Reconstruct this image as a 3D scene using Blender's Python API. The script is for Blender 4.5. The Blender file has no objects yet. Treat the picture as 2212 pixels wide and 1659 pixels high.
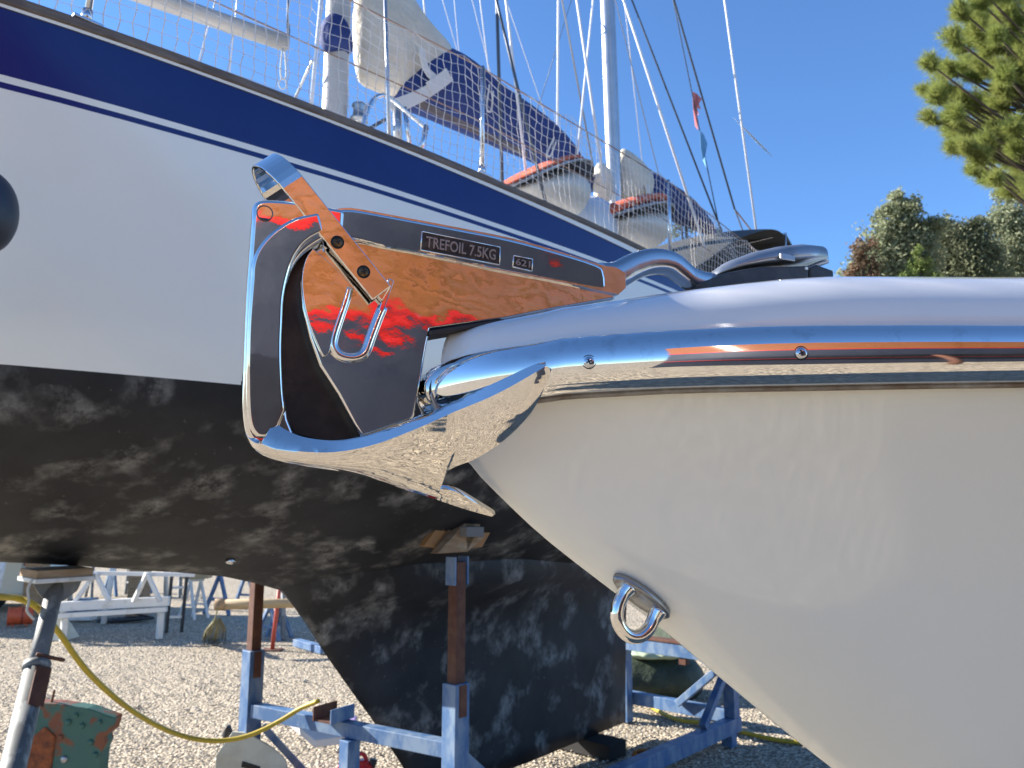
import bpy, bmesh, math, random
import numpy as np
from mathutils import Vector, Matrix
random.seed(7); rng = np.random.default_rng(7)
scene = bpy.context.scene
COL = scene.collection
R = math.radians

# ------------------------------------------------------------------ camera, sky, sun, exposure
CAMH = 2.0
PITCH = R(9.27)
FPX = 1661.0                       # focal length in pixels of a 2212 x 1659 view of the photograph
cam_d = bpy.data.cameras.new('camera'); cam = bpy.data.objects.new('camera', cam_d); COL.objects.link(cam)
cam.location = (0, 0, CAMH); cam.rotation_euler = (R(90) + PITCH, 0, 0)
cam_d.sensor_width = 36; cam_d.lens = 36 * FPX / 2212
cam_d.clip_start = 0.02; cam_d.clip_end = 20000
cam_d.dof.use_dof = True; cam_d.dof.focus_distance = 0.95; cam_d.dof.aperture_fstop = 12
scene.camera = cam

SUN_AZ, SUN_EL = -75.0, 26.0       # degrees; azimuth from +Y, negative to the left
sd = Vector((math.sin(R(SUN_AZ)) * math.cos(R(SUN_EL)), math.cos(R(SUN_AZ)) * math.cos(R(SUN_EL)), math.sin(R(SUN_EL))))
world = bpy.data.worlds.new('World'); scene.world = world; world.use_nodes = True
wn = world.node_tree.nodes; wl = world.node_tree.links
bg = wn['Background']
sky = wn.new('ShaderNodeTexSky'); sky.sky_type = 'NISHITA'; sky.sun_disc = False
sky.sun_elevation = R(SUN_EL); sky.sun_rotation = R(SUN_AZ)
sky.air_density = 1.0; sky.dust_density = 0.0; sky.ozone_density = 8.0
wl.new(sky.outputs[0], bg.inputs[0]); bg.inputs[1].default_value = 0.097
sun_d = bpy.data.lights.new('sun', 'SUN'); sun_d.energy = 5.0; sun_d.angle = R(0.53); sun_d.color = (1.0, 0.945, 0.86)
sun = bpy.data.objects.new('sun', sun_d); COL.objects.link(sun)
sun.rotation_euler = sd.to_track_quat('Z', 'Y').to_euler(); sun.location = sd * 30
vs = scene.view_settings
vs.view_transform = 'Standard'; vs.look = 'None'; vs.gamma = 1; vs.exposure = 1.5; vs.use_curve_mapping = False

# ------------------------------------------------------------------ pixel -> place
CAM = Vector((0, 0, CAMH))
FW = Vector((0, math.cos(PITCH), math.sin(PITCH))); UP = Vector((0, -math.sin(PITCH), math.cos(PITCH)))
def ray(px, py):
    return Vector(((px - 1106) / FPX, 0, 0)) + UP * ((829.5 - py) / FPX) + FW
def hit(px, py, o, nrm):
    d = ray(px, py); return CAM + d * ((o - CAM).dot(nrm) / d.dot(nrm))
def at_y(px, py, y): return hit(px, py, Vector((0, y, 0)), Vector((0, 1, 0)))
def at_z(px, py, z=0.0): return hit(px, py, Vector((0, 0, z)), Vector((0, 0, 1)))
def to_px(p):
    v = Vector(p) - CAM; f = v.dot(FW)
    return 1106 + FPX * v.x / f, 829.5 - FPX * v.dot(UP) / f
# sailing yacht frame: s runs aft along the yacht, w is the distance across, away from us
ALPHA = R(42); SU = Vector((math.sin(ALPHA), math.cos(ALPHA), 0)); SN = Vector((-math.cos(ALPHA), math.sin(ALPHA), 0))
WC = 4.15
def S(s, w, z): return SU * s + SN * w + Vector((0, 0, z))
def on_w(px, py, w=WC): return hit(px, py, SN * w, SN)
def sw(p): return p.dot(SU), p.dot(SN), p.z
# motor boat / anchor frame: a runs aft, m points to our side
BETA = R(22); BA = Vector((math.cos(BETA), math.sin(BETA), 0)); BM = Vector((math.sin(BETA), -math.cos(BETA), 0))
P0 = at_y(720, 700, 0.95)
def A(px, py, q=0.0): return hit(px, py, P0 + BM * q, BM)
B0 = A(948, 850)
def M(s, b, z): return Vector((B0.x, B0.y, 0)) + BA * s + BM * b + Vector((0, 0, z))
def ms(p):
    v = p - Vector((B0.x, B0.y, 0)); return v.dot(BA), v.dot(BM), p.z

# ------------------------------------------------------------------ interpolation
def pch(xs, ys):
    xs = np.array(xs, float); ys = np.array(ys, float); h = np.diff(xs); d = np.diff(ys) / h
    m = np.zeros(len(xs)); m[0] = d[0]; m[-1] = d[-1]
    for i in range(1, len(xs) - 1):
        m[i] = 0 if d[i - 1] * d[i] <= 0 else 3 * (h[i - 1] + h[i]) / ((2 * h[i] + h[i - 1]) / d[i - 1] + (h[i] + 2 * h[i - 1]) / d[i])
    def f(x):
        x = min(max(float(x), xs[0]), xs[-1]); i = min(max(int(np.searchsorted(xs, x)) - 1, 0), len(h) - 1)
        t = (x - xs[i]) / h[i]
        return float(ys[i] * (1 + 2 * t) * (1 - t) ** 2 + m[i] * h[i] * t * (1 - t) ** 2 + ys[i + 1] * t * t * (3 - 2 * t) + m[i + 1] * h[i] * t * t * (t - 1))
    return f
def cr(pts, n):
    """Catmull-Rom resampling of a list of vectors to n points"""
    P = [Vector(p) for p in pts]; P = [P[0] * 2 - P[1]] + P + [P[-1] * 2 - P[-2]]; out = []
    L = len(pts) - 1
    for k in range(n):
        u = k / (n - 1) * L; i = min(int(u), L - 1); t = u - i
        a, b, c, d = P[i:i + 4]
        out.append(0.5 * ((2 * b) + (c - a) * t + (2 * a - 5 * b + 4 * c - d) * t * t + (3 * b - a - 3 * c + d) * t ** 3))
    return out

# ------------------------------------------------------------------ object helpers
def link(name, me, mat, parent=None, smooth=False, bevel=0.0, segs=2):
    o = bpy.data.objects.new(name, me); COL.objects.link(o)
    if mat: me.materials.append(mat)
    if smooth: me.polygons.foreach_set('use_smooth', [True] * len(me.polygons))
    if bevel:
        b = o.modifiers.new('bevel', 'BEVEL'); b.width = bevel; b.segments = segs; b.limit_method = 'ANGLE'; b.angle_limit = R(35); b.harden_normals = smooth
    if parent:
        o.parent = parent
        if parent.type == 'EMPTY': o.matrix_parent_inverse = Matrix.Translation(-parent.location)
    return o
def mk(name, verts, faces, mat, parent=None, smooth=False, bevel=0.0, segs=2, fix=True):
    me = bpy.data.meshes.new(name); me.from_pydata([tuple(v) for v in verts], [], faces)
    if fix:
        bm = bmesh.new(); bm.from_mesh(me); bmesh.ops.recalc_face_normals(bm, faces=bm.faces); bm.to_mesh(me); bm.free()
    me.update()
    return link(name, me, mat, parent, smooth, bevel, segs)
def thing(name, label, cat, loc=(0, 0, 0), group=None):
    o = bpy.data.objects.new(name, None); COL.objects.link(o); o.location = loc; o.empty_display_size = 0.1
    return tag(o, label, cat, group)
def tag(o, label, cat, group=None):
    o['label'] = label; o['category'] = cat
    if group: o['group'] = group
    return o
def struct(o): o['kind'] = 'structure'; return o
def stuff(o): o['kind'] = 'stuff'; return o
def copy_tree(o, parent=None):
    c = o.copy(); COL.objects.link(c); c.parent = parent
    for ch in list(o.children): copy_tree(ch, c)
    return c
class MB:
    def __init__(self): self.v = []; self.f = []
    def add(self, v, f):
        k = len(self.v); self.v += [tuple(x) for x in v]; self.f += [tuple(i + k for i in q) for q in f]; return self
    def tube(self, pts, r, n=8, cap=True, flat=None):
        v, f = tube(pts, r, n, cap, flat); return self.add(v, f)
    def box(self, c, ax, ay, az): v, f = box(c, ax, ay, az); return self.add(v, f)
    def build(self, name, mat, parent=None, **k): return mk(name, self.v, self.f, mat, parent, **k)
def tube(pts, r, n=8, cap=True, flat=None):
    P = [Vector(p) for p in pts]; N = len(P); rr = r if isinstance(r, (list, tuple)) else [r] * N
    v = []; f = []; prev = None
    for i in range(N):
        t = (P[min(i + 1, N - 1)] - P[max(i - 1, 0)]).normalized()
        if prev is None:
            a = flat if flat else (Vector((0, 0, 1)) if abs(t.z) < 0.9 else Vector((1, 0, 0)))
            x = t.cross(a).normalized()
        else: x = (prev - t * prev.dot(t)).normalized()
        prev = x; y = t.cross(x)
        for k in range(n):
            an = 2 * math.pi * k / n + math.pi / n
            v.append(P[i] + x * math.cos(an) * rr[i] + y * math.sin(an) * rr[i])
    for i in range(N - 1):
        for k in range(n):
            f.append((i * n + k, i * n + (k + 1) % n, (i + 1) * n + (k + 1) % n, (i + 1) * n + k))
    if cap: f.append(tuple(range(n - 1, -1, -1))); f.append(tuple((N - 1) * n + k for k in range(n)))
    return v, f
def box(c, ax, ay, az):
    c = Vector(c); ax = Vector(ax); ay = Vector(ay); az = Vector(az)
    v = [c + ax * i + ay * j + az * k for i in (-1, 1) for j in (-1, 1) for k in (-1, 1)]
    return v, [(0, 1, 3, 2), (4, 6, 7, 5), (0, 4, 5, 1), (2, 3, 7, 6), (0, 2, 6, 4), (1, 5, 7, 3)]
def bar(p, q, wd, ht, side=None):
    """square bar from p to q: half-widths wd (sideways) and ht"""
    p = Vector(p); q = Vector(q); t = (q - p); L = t.length; t.normalize()
    ref = Vector((0, 0, 1)) if abs(t.z) < 0.9 else (side or SU)
    x = t.cross(ref).normalized(); y = x.cross(t)
    return box((p + q) / 2, t * L / 2, x * wd, y * ht)
def bar_o(name, p, q, wd, ht, mat, parent=None, bevel=0.004, side=None):
    v, f = bar(p, q, wd, ht, side); return mk(name, v, f, mat, parent, bevel=bevel)
def rod(name, pts, r, mat, parent=None, n=10): 
    v, f = tube(pts, r, n); return mk(name, v, f, mat, parent, smooth=True, fix=False)
def loft(rings, closed=True, cap=True):
    n = len(rings[0]); v = [p for r in rings for p in r]; f = []
    for i in range(len(rings) - 1):
        for k in range(n if closed else n - 1):
            f.append((i * n + k, i * n + (k + 1) % n, (i + 1) * n + (k + 1) % n, (i + 1) * n + k))
    if cap and closed: f.append(tuple(range(n))); f.append(tuple((len(rings) - 1) * n + k for k in range(n))[::-1])
    return v, f
def prism(name, front, off, mat, parent=None, bevel=0.003, segs=3, smooth=False):
    """outline of points, thickened by the vector off"""
    n = len(front); v = [Vector(p) for p in front] + [Vector(p) + off for p in front]
    f = [tuple(range(n)), tuple(range(2 * n - 1, n - 1, -1))] + [(i, (i + 1) % n, n + (i + 1) % n, n + i) for i in range(n)]
    return mk(name, v, f, mat, parent, bevel=bevel, segs=segs, smooth=smooth)

# ------------------------------------------------------------------ materials
def nodes(name):
    m = bpy.data.materials.new(name); m.use_nodes = True; nt = m.node_tree
    return m, nt, nt.nodes['Principled BSDF'], nt.nodes, nt.links
def tex(nt, scale, detail=4, rough=0.55, stretch=None, kind='noise'):
    tc = nt.nodes.new('ShaderNodeTexCoord'); src = tc.outputs['Object']
    if stretch:
        mp = nt.nodes.new('ShaderNodeMapping'); mp.inputs['Scale'].default_value = stretch; nt.links.new(src, mp.inputs[0]); src = mp.outputs[0]
    if kind == 'noise':
        t = nt.nodes.new('ShaderNodeTexNoise'); t.inputs['Detail'].default_value = detail; t.inputs['Roughness'].default_value = rough
    else:
        t = nt.nodes.new('ShaderNodeTexVoronoi')
    t.inputs['Scale'].default_value = scale; nt.links.new(src, t.inputs['Vector'])
    return t.outputs[0]
def ramp(nt, src, lo, hi, c0=(0, 0, 0, 1), c1=(1, 1, 1, 1)):
    r = nt.nodes.new('ShaderNodeValToRGB'); e = r.color_ramp.elements
    e[0].position = lo; e[1].position = hi; e[0].color = (*c0[:3], 1); e[1].color = (*c1[:3], 1); nt.links.new(src, r.inputs[0]); return r.outputs[0]
def mix(nt, fac, a, b, mode='MIX'):
    m = nt.nodes.new('ShaderNodeMix'); m.data_type = 'RGBA'; m.blend_type = mode
    for i, x in ((0, fac), (6, a), (7, b)):
        if isinstance(x, (int, float)): m.inputs[i].default_value = x
        elif isinstance(x, tuple): m.inputs[i].default_value = (*x[:3], 1)
        else: nt.links.new(x, m.inputs[i])
    return m.outputs[2]
def bump(nt, b, src, strength, dist):
    n = nt.nodes.new('ShaderNodeBump'); n.inputs['Strength'].default_value = strength; n.inputs['Distance'].default_value = dist
    prev = b.inputs['Normal'].links
    if prev: nt.links.new(prev[0].from_socket, n.inputs['Normal'])
    nt.links.new(src, n.inputs['Height']); nt.links.new(n.outputs[0], b.inputs['Normal'])
def mat(name, c, rough=0.5, metal=0.0, c2=None, sc=8.0, lo=0.4, hi=0.65, bs=None, bstr=0.3, bd=0.002, coat=0.0, stretch=None, rvar=0.0, spec=0.5, detail=5):
    m, nt, b, nd, lk = nodes(name)
    b.inputs['Base Color'].default_value = (*c, 1); b.inputs['Roughness'].default_value = rough; b.inputs['Metallic'].default_value = metal
    b.inputs['Coat Weight'].default_value = coat; b.inputs['Coat Roughness'].default_value = 0.05; b.inputs['Specular IOR Level'].default_value = spec
    if c2: lk.new(mix(nt, ramp(nt, tex(nt, sc, detail, 0.6, stretch), lo, hi), c, c2), b.inputs['Base Color'])
    if rvar:
        r = nt.nodes.new('ShaderNodeMapRange'); r.inputs['To Min'].default_value = max(0.02, rough - rvar); r.inputs['To Max'].default_value = rough + rvar
        lk.new(tex(nt, sc * 2.3, 5), r.inputs[0]); lk.new(r.outputs[0], b.inputs['Roughness'])
    if bs: bump(nt, b, tex(nt, bs, 5, 0.6, stretch), bstr, bd)
    return m

def chrome(name, c, rough, wave, wscale, fine=0.0, stretch=None, tarnish=0.25, long_=0.0):
    m, nt, b, nd, lk = nodes(name)
    b.inputs['Metallic'].default_value = 1.0
    dirt = ramp(nt, tex(nt, 34, 8, 0.7), 0.55, 0.75)
    base = mix(nt, dirt, c, tuple(x * (1 - tarnish) for x in c)); lk.new(base, b.inputs['Base Color'])
    r = nd.new('ShaderNodeMapRange'); r.inputs['To Min'].default_value = rough; r.inputs['To Max'].default_value = rough + 0.07
    lk.new(ramp(nt, tex(nt, 16, 6, 0.65), 0.45, 0.8), r.inputs[0]); lk.new(r.outputs[0], b.inputs['Roughness'])
    if wave: bump(nt, b, tex(nt, wscale, 2.0, 0.45, stretch), wave, 0.01)
    if wave and long_: bump(nt, b, tex(nt, 6.5, 1.5, 0.4), long_, 0.01)
    if fine: bump(nt, b, tex(nt, 140, 3, 0.5), fine, 0.001)
    return m
MT = {}
MT['chrome'] = chrome('polished_steel', (0.80, 0.77, 0.73), 0.025, 0.10, 22.0, 0.03)
MT['chrome_flat'] = chrome('polished_steel_plate', (0.80, 0.77, 0.73), 0.025, 0.06, 17.0, 0.03, long_=0.28)
MT['chrome_fluke'] = chrome('polished_fluke_steel', (0.78, 0.74, 0.69), 0.04, 0.12, 30.0, 0.05, (0.5, 1, 1.6))
MT['chrome_rail'] = chrome('polished_rail_steel', (0.84, 0.82, 0.79), 0.02, 0.0, 10, 0.0)
MT['steel_worn'] = mat('worn_galvanised_steel', (0.36, 0.37, 0.38), 0.32, 0.9, (0.12, 0.09, 0.07), 30, 0.56, 0.72, bs=60, bstr=0.12, rvar=0.12)
MT['crank'] = mat('worn_polished_steel', (0.52, 0.51, 0.50), 0.16, 1.0, (0.20, 0.13, 0.09), 26, 0.60, 0.74, bs=30, bstr=0.10, rvar=0.08)
MT['cast_alloy'] = mat('dull_cast_alloy', (0.40, 0.41, 0.42), 0.36, 0.85, (0.30, 0.29, 0.28), 22, 0.45, 0.7, bs=70, bstr=0.10, rvar=0.08)
MT['plate_dark'] = mat('dark_cast_recess', (0.045, 0.036, 0.033), 0.5, 0.6, (0.10, 0.075, 0.06), 90, 0.45, 0.65, bs=300, bstr=0.3, bd=0.0005)
MT['dark_mirrored'] = mat('steel_painted_dark_reflection', (0.030, 0.028, 0.027), 0.38, 0.7, (0.055, 0.045, 0.038), 25, bs=80, bstr=0.2)  # dark reflection in the polished crown cavity, put into the base colour
MT['letter'] = mat('worn_raised_letter', (0.40, 0.33, 0.30), 0.4, 0.7)
MT['screw'] = mat('bronzed_screw_head', (0.19, 0.12, 0.06), 0.35, 0.9, (0.05, 0.035, 0.025), 120, 0.4, 0.6)
MT['black_hole'] = mat('black_recess', (0.008, 0.008, 0.008), 0.6)
MT['gelcoat'] = mat('cream_gelcoat', (0.82, 0.79, 0.70), 0.05, 0, (0.80, 0.77, 0.68), 3, coat=0.3)
MT['gelcoat_deck'] = mat('white_gelcoat_deck', (0.74, 0.72, 0.70), 0.06, 0, (0.72, 0.70, 0.68), 5, coat=0.8)
MT['rubber'] = mat('black_rubber', (0.028, 0.028, 0.03), 0.5, 0, (0.05, 0.05, 0.05), 40, bs=120, bstr=0.15)
MT['topside'] = mat('off_white_topsides', (0.86, 0.83, 0.75), 0.16, 0, (0.83, 0.80, 0.72), 1.3, coat=0.1)
MT['navy'] = mat('navy_gloss_band', (0.005, 0.017, 0.135), 0.16, 0, (0.007, 0.022, 0.145), 2.5, coat=0.0, spec=0.28, bs=6, bstr=0.02, bd=0.01)
MT['caprail'] = mat('weathered_teak', (0.115, 0.088, 0.073), 0.75, 0, (0.19, 0.155, 0.13), 7, stretch=(1, 1, 6), bs=40, bstr=0.2)
MT['alloy'] = mat('anodised_alloy', (0.50, 0.51, 0.52), 0.34, 0.85, (0.42, 0.43, 0.44), 4, rvar=0.06)
MT['alloy_paint'] = mat('pale_spar', (0.44, 0.41, 0.37), 0.4, 0.1, (0.37, 0.345, 0.31), 3)
MT['stainless'] = mat('stainless_tube', (0.62, 0.63, 0.65), 0.16, 1.0)
MT['wire'] = mat('stainless_wire', (0.42, 0.43, 0.45), 0.3, 0.9)
MT['wire_white'] = mat('white_cord_line', (0.72, 0.72, 0.74), 0.55)
MT['wire_dark'] = mat('dark_wire', (0.08, 0.09, 0.11), 0.4, 0.5)
MT['net'] = mat('white_net_cord', (0.74, 0.70, 0.66), 0.7, 0, (0.60, 0.54, 0.49), 9)
MT['lifeline'] = mat('copper_brown_lifeline', (0.30, 0.19, 0.14), 0.6)
MT['canvas_blue'] = mat('blue_sail_canvas', (0.006, 0.022, 0.12), 0.8, 0, (0.010, 0.032, 0.155), 6, bs=7, bstr=0.6, bd=0.03)
MT['sailcloth'] = mat('cream_sailcloth', (0.60, 0.55, 0.46), 0.75, 0, (0.50, 0.45, 0.37), 5, bs=6, bstr=0.8, bd=0.04)
MT['webbing'] = mat('pale_webbing', (0.60, 0.58, 0.54), 0.75)
MT['orange_cloth'] = mat('faded_orange_cover', (0.55, 0.10, 0.045), 0.7, 0, (0.60, 0.17, 0.09), 8, bs=10, bstr=0.5, bd=0.02)
MT['grey_tube'] = mat('grey_dinghy_fabric', (0.34, 0.36, 0.37), 0.55)
MT['cream_hull'] = mat('cream_dinghy_hull', (0.60, 0.56, 0.48), 0.4)
MT['canvas_grey'] = mat('grey_awning_canvas', (0.075, 0.073, 0.066), 0.8, 0, (0.06, 0.058, 0.053), 5, bs=4, bstr=0.4, bd=0.03)
MT['cabin'] = mat('white_coachroof', (0.70, 0.69, 0.67), 0.3)
MT['window_dark'] = mat('dark_cabin_glass', (0.02, 0.025, 0.03), 0.06)
MT['clear_sheet'] = mat('milky_plastic_sheet', (0.55, 0.58, 0.62), 0.25)
MT['blue_steel'] = mat('chipped_blue_paint', (0.055, 0.125, 0.265), 0.5, 0, (0.17, 0.235, 0.33), 11, 0.42, 0.62, bs=30, bstr=0.2, stretch=(1, 1, 0.5))
MT['rust'] = mat('red_brown_rust', (0.085, 0.030, 0.018), 0.8, 0, (0.13, 0.055, 0.030), 14, bs=60, bstr=0.35)
MT['galv'] = mat('painted_grey_tube', (0.14, 0.145, 0.145), 0.6, 0.0, (0.30, 0.31, 0.30), 16, 0.52, 0.62, stretch=(1, 1, 0.45), bs=40, bstr=0.2)
MT['wood'] = mat('weathered_plank', (0.26, 0.16, 0.08), 0.8, 0, (0.36, 0.25, 0.15), 9, stretch=(1, 1, 5), bs=40, bstr=0.3)
MT['ply_orange'] = mat('orange_plywood', (0.36, 0.17, 0.05), 0.7, 0, (0.28, 0.15, 0.07), 6, bs=30, bstr=0.2)
MT['log'] = mat('pale_round_timber', (0.42, 0.31, 0.17), 0.7, 0, (0.34, 0.24, 0.13), 6, stretch=(0.3, 1, 3), bs=30, bstr=0.3)
MT['white_steel'] = mat('white_painted_steel', (0.66, 0.65, 0.62), 0.45, 0, (0.50, 0.48, 0.44), 7, 0.55, 0.7)
MT['black_steel'] = mat('black_steel', (0.025, 0.027, 0.03), 0.5, 0.3, (0.06, 0.05, 0.045), 20)
MT['fan_orange'] = mat('orange_fan_casing', (0.62, 0.095, 0.025), 0.45, 0, (0.50, 0.08, 0.03), 14)
MT['hose'] = mat('yellow_hose', (0.50, 0.36, 0.025), 0.5, 0, (0.42, 0.31, 0.03), 30)
MT['hose_dark'] = mat('black_hose', (0.02, 0.02, 0.022), 0.5)
MT['green_rust'] = mat('flaking_green_paint', (0.045, 0.125, 0.095), 0.6, 0, (0.20, 0.060, 0.022), 5.5, 0.52, 0.58, bs=22, bstr=0.4, bd=0.006)
MT['rust_orange'] = mat('bright_scaling_rust', (0.30, 0.085, 0.025), 0.85, 0, (0.12, 0.035, 0.015), 18, bs=50, bstr=0.6, bd=0.006)
MT['red_plastic'] = mat('red_plastic', (0.50, 0.012, 0.018), 0.35, 0, (0.42, 0.012, 0.018), 6)
MT['red_steel'] = mat('red_painted_steel', (0.42, 0.05, 0.03), 0.5, 0, (0.30, 0.035, 0.02), 9)
MT['board_white'] = mat('dirty_white_board', (0.58, 0.56, 0.46), 0.6, 0, (0.46, 0.43, 0.33), 5)
MT['tray_white'] = mat('pale_tray', (0.62, 0.60, 0.60), 0.5, 0, (0.56, 0.50, 0.50), 4)
MT['tarp'] = mat('dark_green_tarpaulin', (0.022, 0.034, 0.020), 0.6, 0, (0.035, 0.05, 0.028), 8, bs=5, bstr=0.8, bd=0.05)
MT['tarp_light'] = mat('pale_green_sheet', (0.42, 0.50, 0.34), 0.5, 0, (0.36, 0.42, 0.28), 9, bs=9, bstr=0.9, bd=0.04)
MT['van'] = mat('cream_van_paint', (0.55, 0.55, 0.47), 0.25, coat=0.4)
MT['tyre'] = mat('tyre_rubber', (0.02, 0.02, 0.02), 0.75)
MT['varnish'] = mat('varnished_mahogany', (0.27, 0.092, 0.022), 0.18, 0, (0.21, 0.070, 0.017), 7, stretch=(0.25, 1, 4), coat=0.6)
MT['red_boot'] = mat('red_boot_topping', (0.48, 0.010, 0.007), 0.4)
MT['navy_bottom'] = mat('dark_blue_antifouling', (0.020, 0.024, 0.042), 0.6, 0, (0.028, 0.032, 0.05), 4)
MT['bark'] = mat('grey_brown_bark', (0.10, 0.075, 0.055), 0.9, 0, (0.06, 0.045, 0.035), 12, bs=20, bstr=0.6, bd=0.02)
MT['flag_red'] = mat('faded_red_flag', (0.55, 0.16, 0.15), 0.8)
MT['flag_blue'] = mat('pale_blue_flag', (0.12, 0.30, 0.50), 0.8)
MT['rope_pale'] = mat('pale_rope', (0.55, 0.53, 0.47), 0.8)
MT['straw'] = mat('dry_rope_fibre', (0.17, 0.16, 0.085), 0.9, 0, (0.26, 0.24, 0.14), 30)

def antifoul():
    m, nt, b, nd, lk = nodes('worn_black_antifouling')
    big = ramp(nt, tex(nt, 3.6, 3.5, 0.55, (1, 1, 1.1)), 0.50, 0.66)
    brk = ramp(nt, tex(nt, 11, 9, 0.75, (1, 1, 0.75)), 0.40, 0.60)
    sp = ramp(nt, tex(nt, 30, 5, 0.6), 0.66, 0.74)
    mul = nd.new('ShaderNodeMath'); mul.operation = 'MULTIPLY'; lk.new(big, mul.inputs[0]); lk.new(brk, mul.inputs[1])
    base = mix(nt, ramp(nt, tex(nt, 3.1, 6, 0.6), 0.35, 0.7), (0.010, 0.011, 0.014), (0.026, 0.027, 0.031))
    c = mix(nt, mul.outputs[0], base, (0.21, 0.21, 0.205)); c = mix(nt, sp, c, (0.10, 0.10, 0.095))
    lk.new(c, b.inputs['Base Color']); b.inputs['Roughness'].default_value = 0.62; b.inputs['Specular IOR Level'].default_value = 0.35
    bump(nt, b, tex(nt, 25, 6, 0.6), 0.15, 0.004); bump(nt, b, tex(nt, 3, 3, 0.5), 0.12, 0.03)
    return m
MT['antifoul'] = antifoul()
def gravel():
    m, nt, b, nd, lk = nodes('pale_gravel')
    v = tex(nt, 34, kind='v'); stones = nt.nodes.new('ShaderNodeTexVoronoi'); stones.inputs['Scale'].default_value = 34
    tc = nd.new('ShaderNodeTexCoord'); lk.new(tc.outputs['Object'], stones.inputs['Vector'])
    c = mix(nt, ramp(nt, tex(nt, 1.1, 6, 0.6), 0.35, 0.7), (0.60, 0.51, 0.385), (0.50, 0.425, 0.315))
    hs = nd.new('ShaderNodeSeparateColor'); lk.new(stones.outputs['Color'], hs.inputs[0])
    c = mix(nt, ramp(nt, hs.outputs[0], 0.0, 1.0, (0.55, 0.55, 0.55), (1.35, 1.33, 1.3)), c, c)
    k = mix(nt, 1.0, c, ramp(nt, hs.outputs[0], 0.0, 1.0, (0.55, 0.54, 0.53), (1.3, 1.28, 1.25)), 'MULTIPLY')
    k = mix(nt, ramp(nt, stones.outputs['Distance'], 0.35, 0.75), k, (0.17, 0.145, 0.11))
    lk.new(k, b.inputs['Base Color']); b.inputs['Roughness'].default_value = 0.95; b.inputs['Specular IOR Level'].default_value = 0.2
    inv = nd.new('ShaderNodeMath'); inv.operation = 'SUBTRACT'; inv.inputs[0].default_value = 1; lk.new(stones.outputs['Distance'], inv.inputs[1])
    bump(nt, b, inv.outputs[0], 0.9, 0.02); bump(nt, b, tex(nt, 5, 6, 0.6), 0.5, 0.06)
    return m
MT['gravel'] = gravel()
def pebble_mat():
    m, nt, b, nd, lk = nodes('loose_stone')
    g = nd.new('ShaderNodeNewGeometry'); lk.new(ramp(nt, g.outputs['Random Per Island'], 0.0, 1.0, (0.26, 0.22, 0.17), (0.66, 0.60, 0.51)), b.inputs['Base Color'])
    b.inputs['Roughness'].default_value = 0.9; return m
MT['pebble'] = pebble_mat()
def leaf_mat(name, c0, c1, rough=0.5, trans=0.25):
    m, nt, b, nd, lk = nodes(name)
    g = nd.new('ShaderNodeNewGeometry'); col = mix(nt, ramp(nt, g.outputs['Random Per Island'], 0.0, 1.0), c0, c1)
    col = mix(nt, ramp(nt, tex(nt, 0.9, 3), 0.35, 0.65), col, tuple(x * 0.75 for x in c1))
    lk.new(col, b.inputs['Base Color']); b.inputs['Roughness'].default_value = rough + 0.3; b.inputs['Specular IOR Level'].default_value = 0.25
    tr = nd.new('ShaderNodeBsdfTranslucent'); lk.new(col, tr.inputs[0]); ms_ = nd.new('ShaderNodeMixShader'); ms_.inputs[0].default_value = trans
    lk.new(b.outputs[0], ms_.inputs[1]); lk.new(tr.outputs[0], ms_.inputs[2]); lk.new(ms_.outputs[0], nd['Material Output'].inputs[0])
    return m
MT['needle'] = leaf_mat('pine_needle', (0.16, 0.23, 0.05), (0.40, 0.43, 0.13), 0.45, 0.5)
MT['leaf_olive'] = leaf_mat('olive_grey_leaf', (0.17, 0.19, 0.105), (0.40, 0.43, 0.27), 0.4, 0.35)
MT['leaf_dark'] = leaf_mat('dark_evergreen_leaf', (0.08, 0.10, 0.05), (0.24, 0.26, 0.15), 0.35, 0.3)
MT['leaf_red'] = leaf_mat('reddish_leaf', (0.11, 0.10, 0.055), (0.25, 0.14, 0.09), 0.45, 0.2)
MT['leaf_lime'] = leaf_mat('fresh_green_leaf', (0.12, 0.18, 0.04), (0.24, 0.30, 0.09), 0.45, 0.3)

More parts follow.
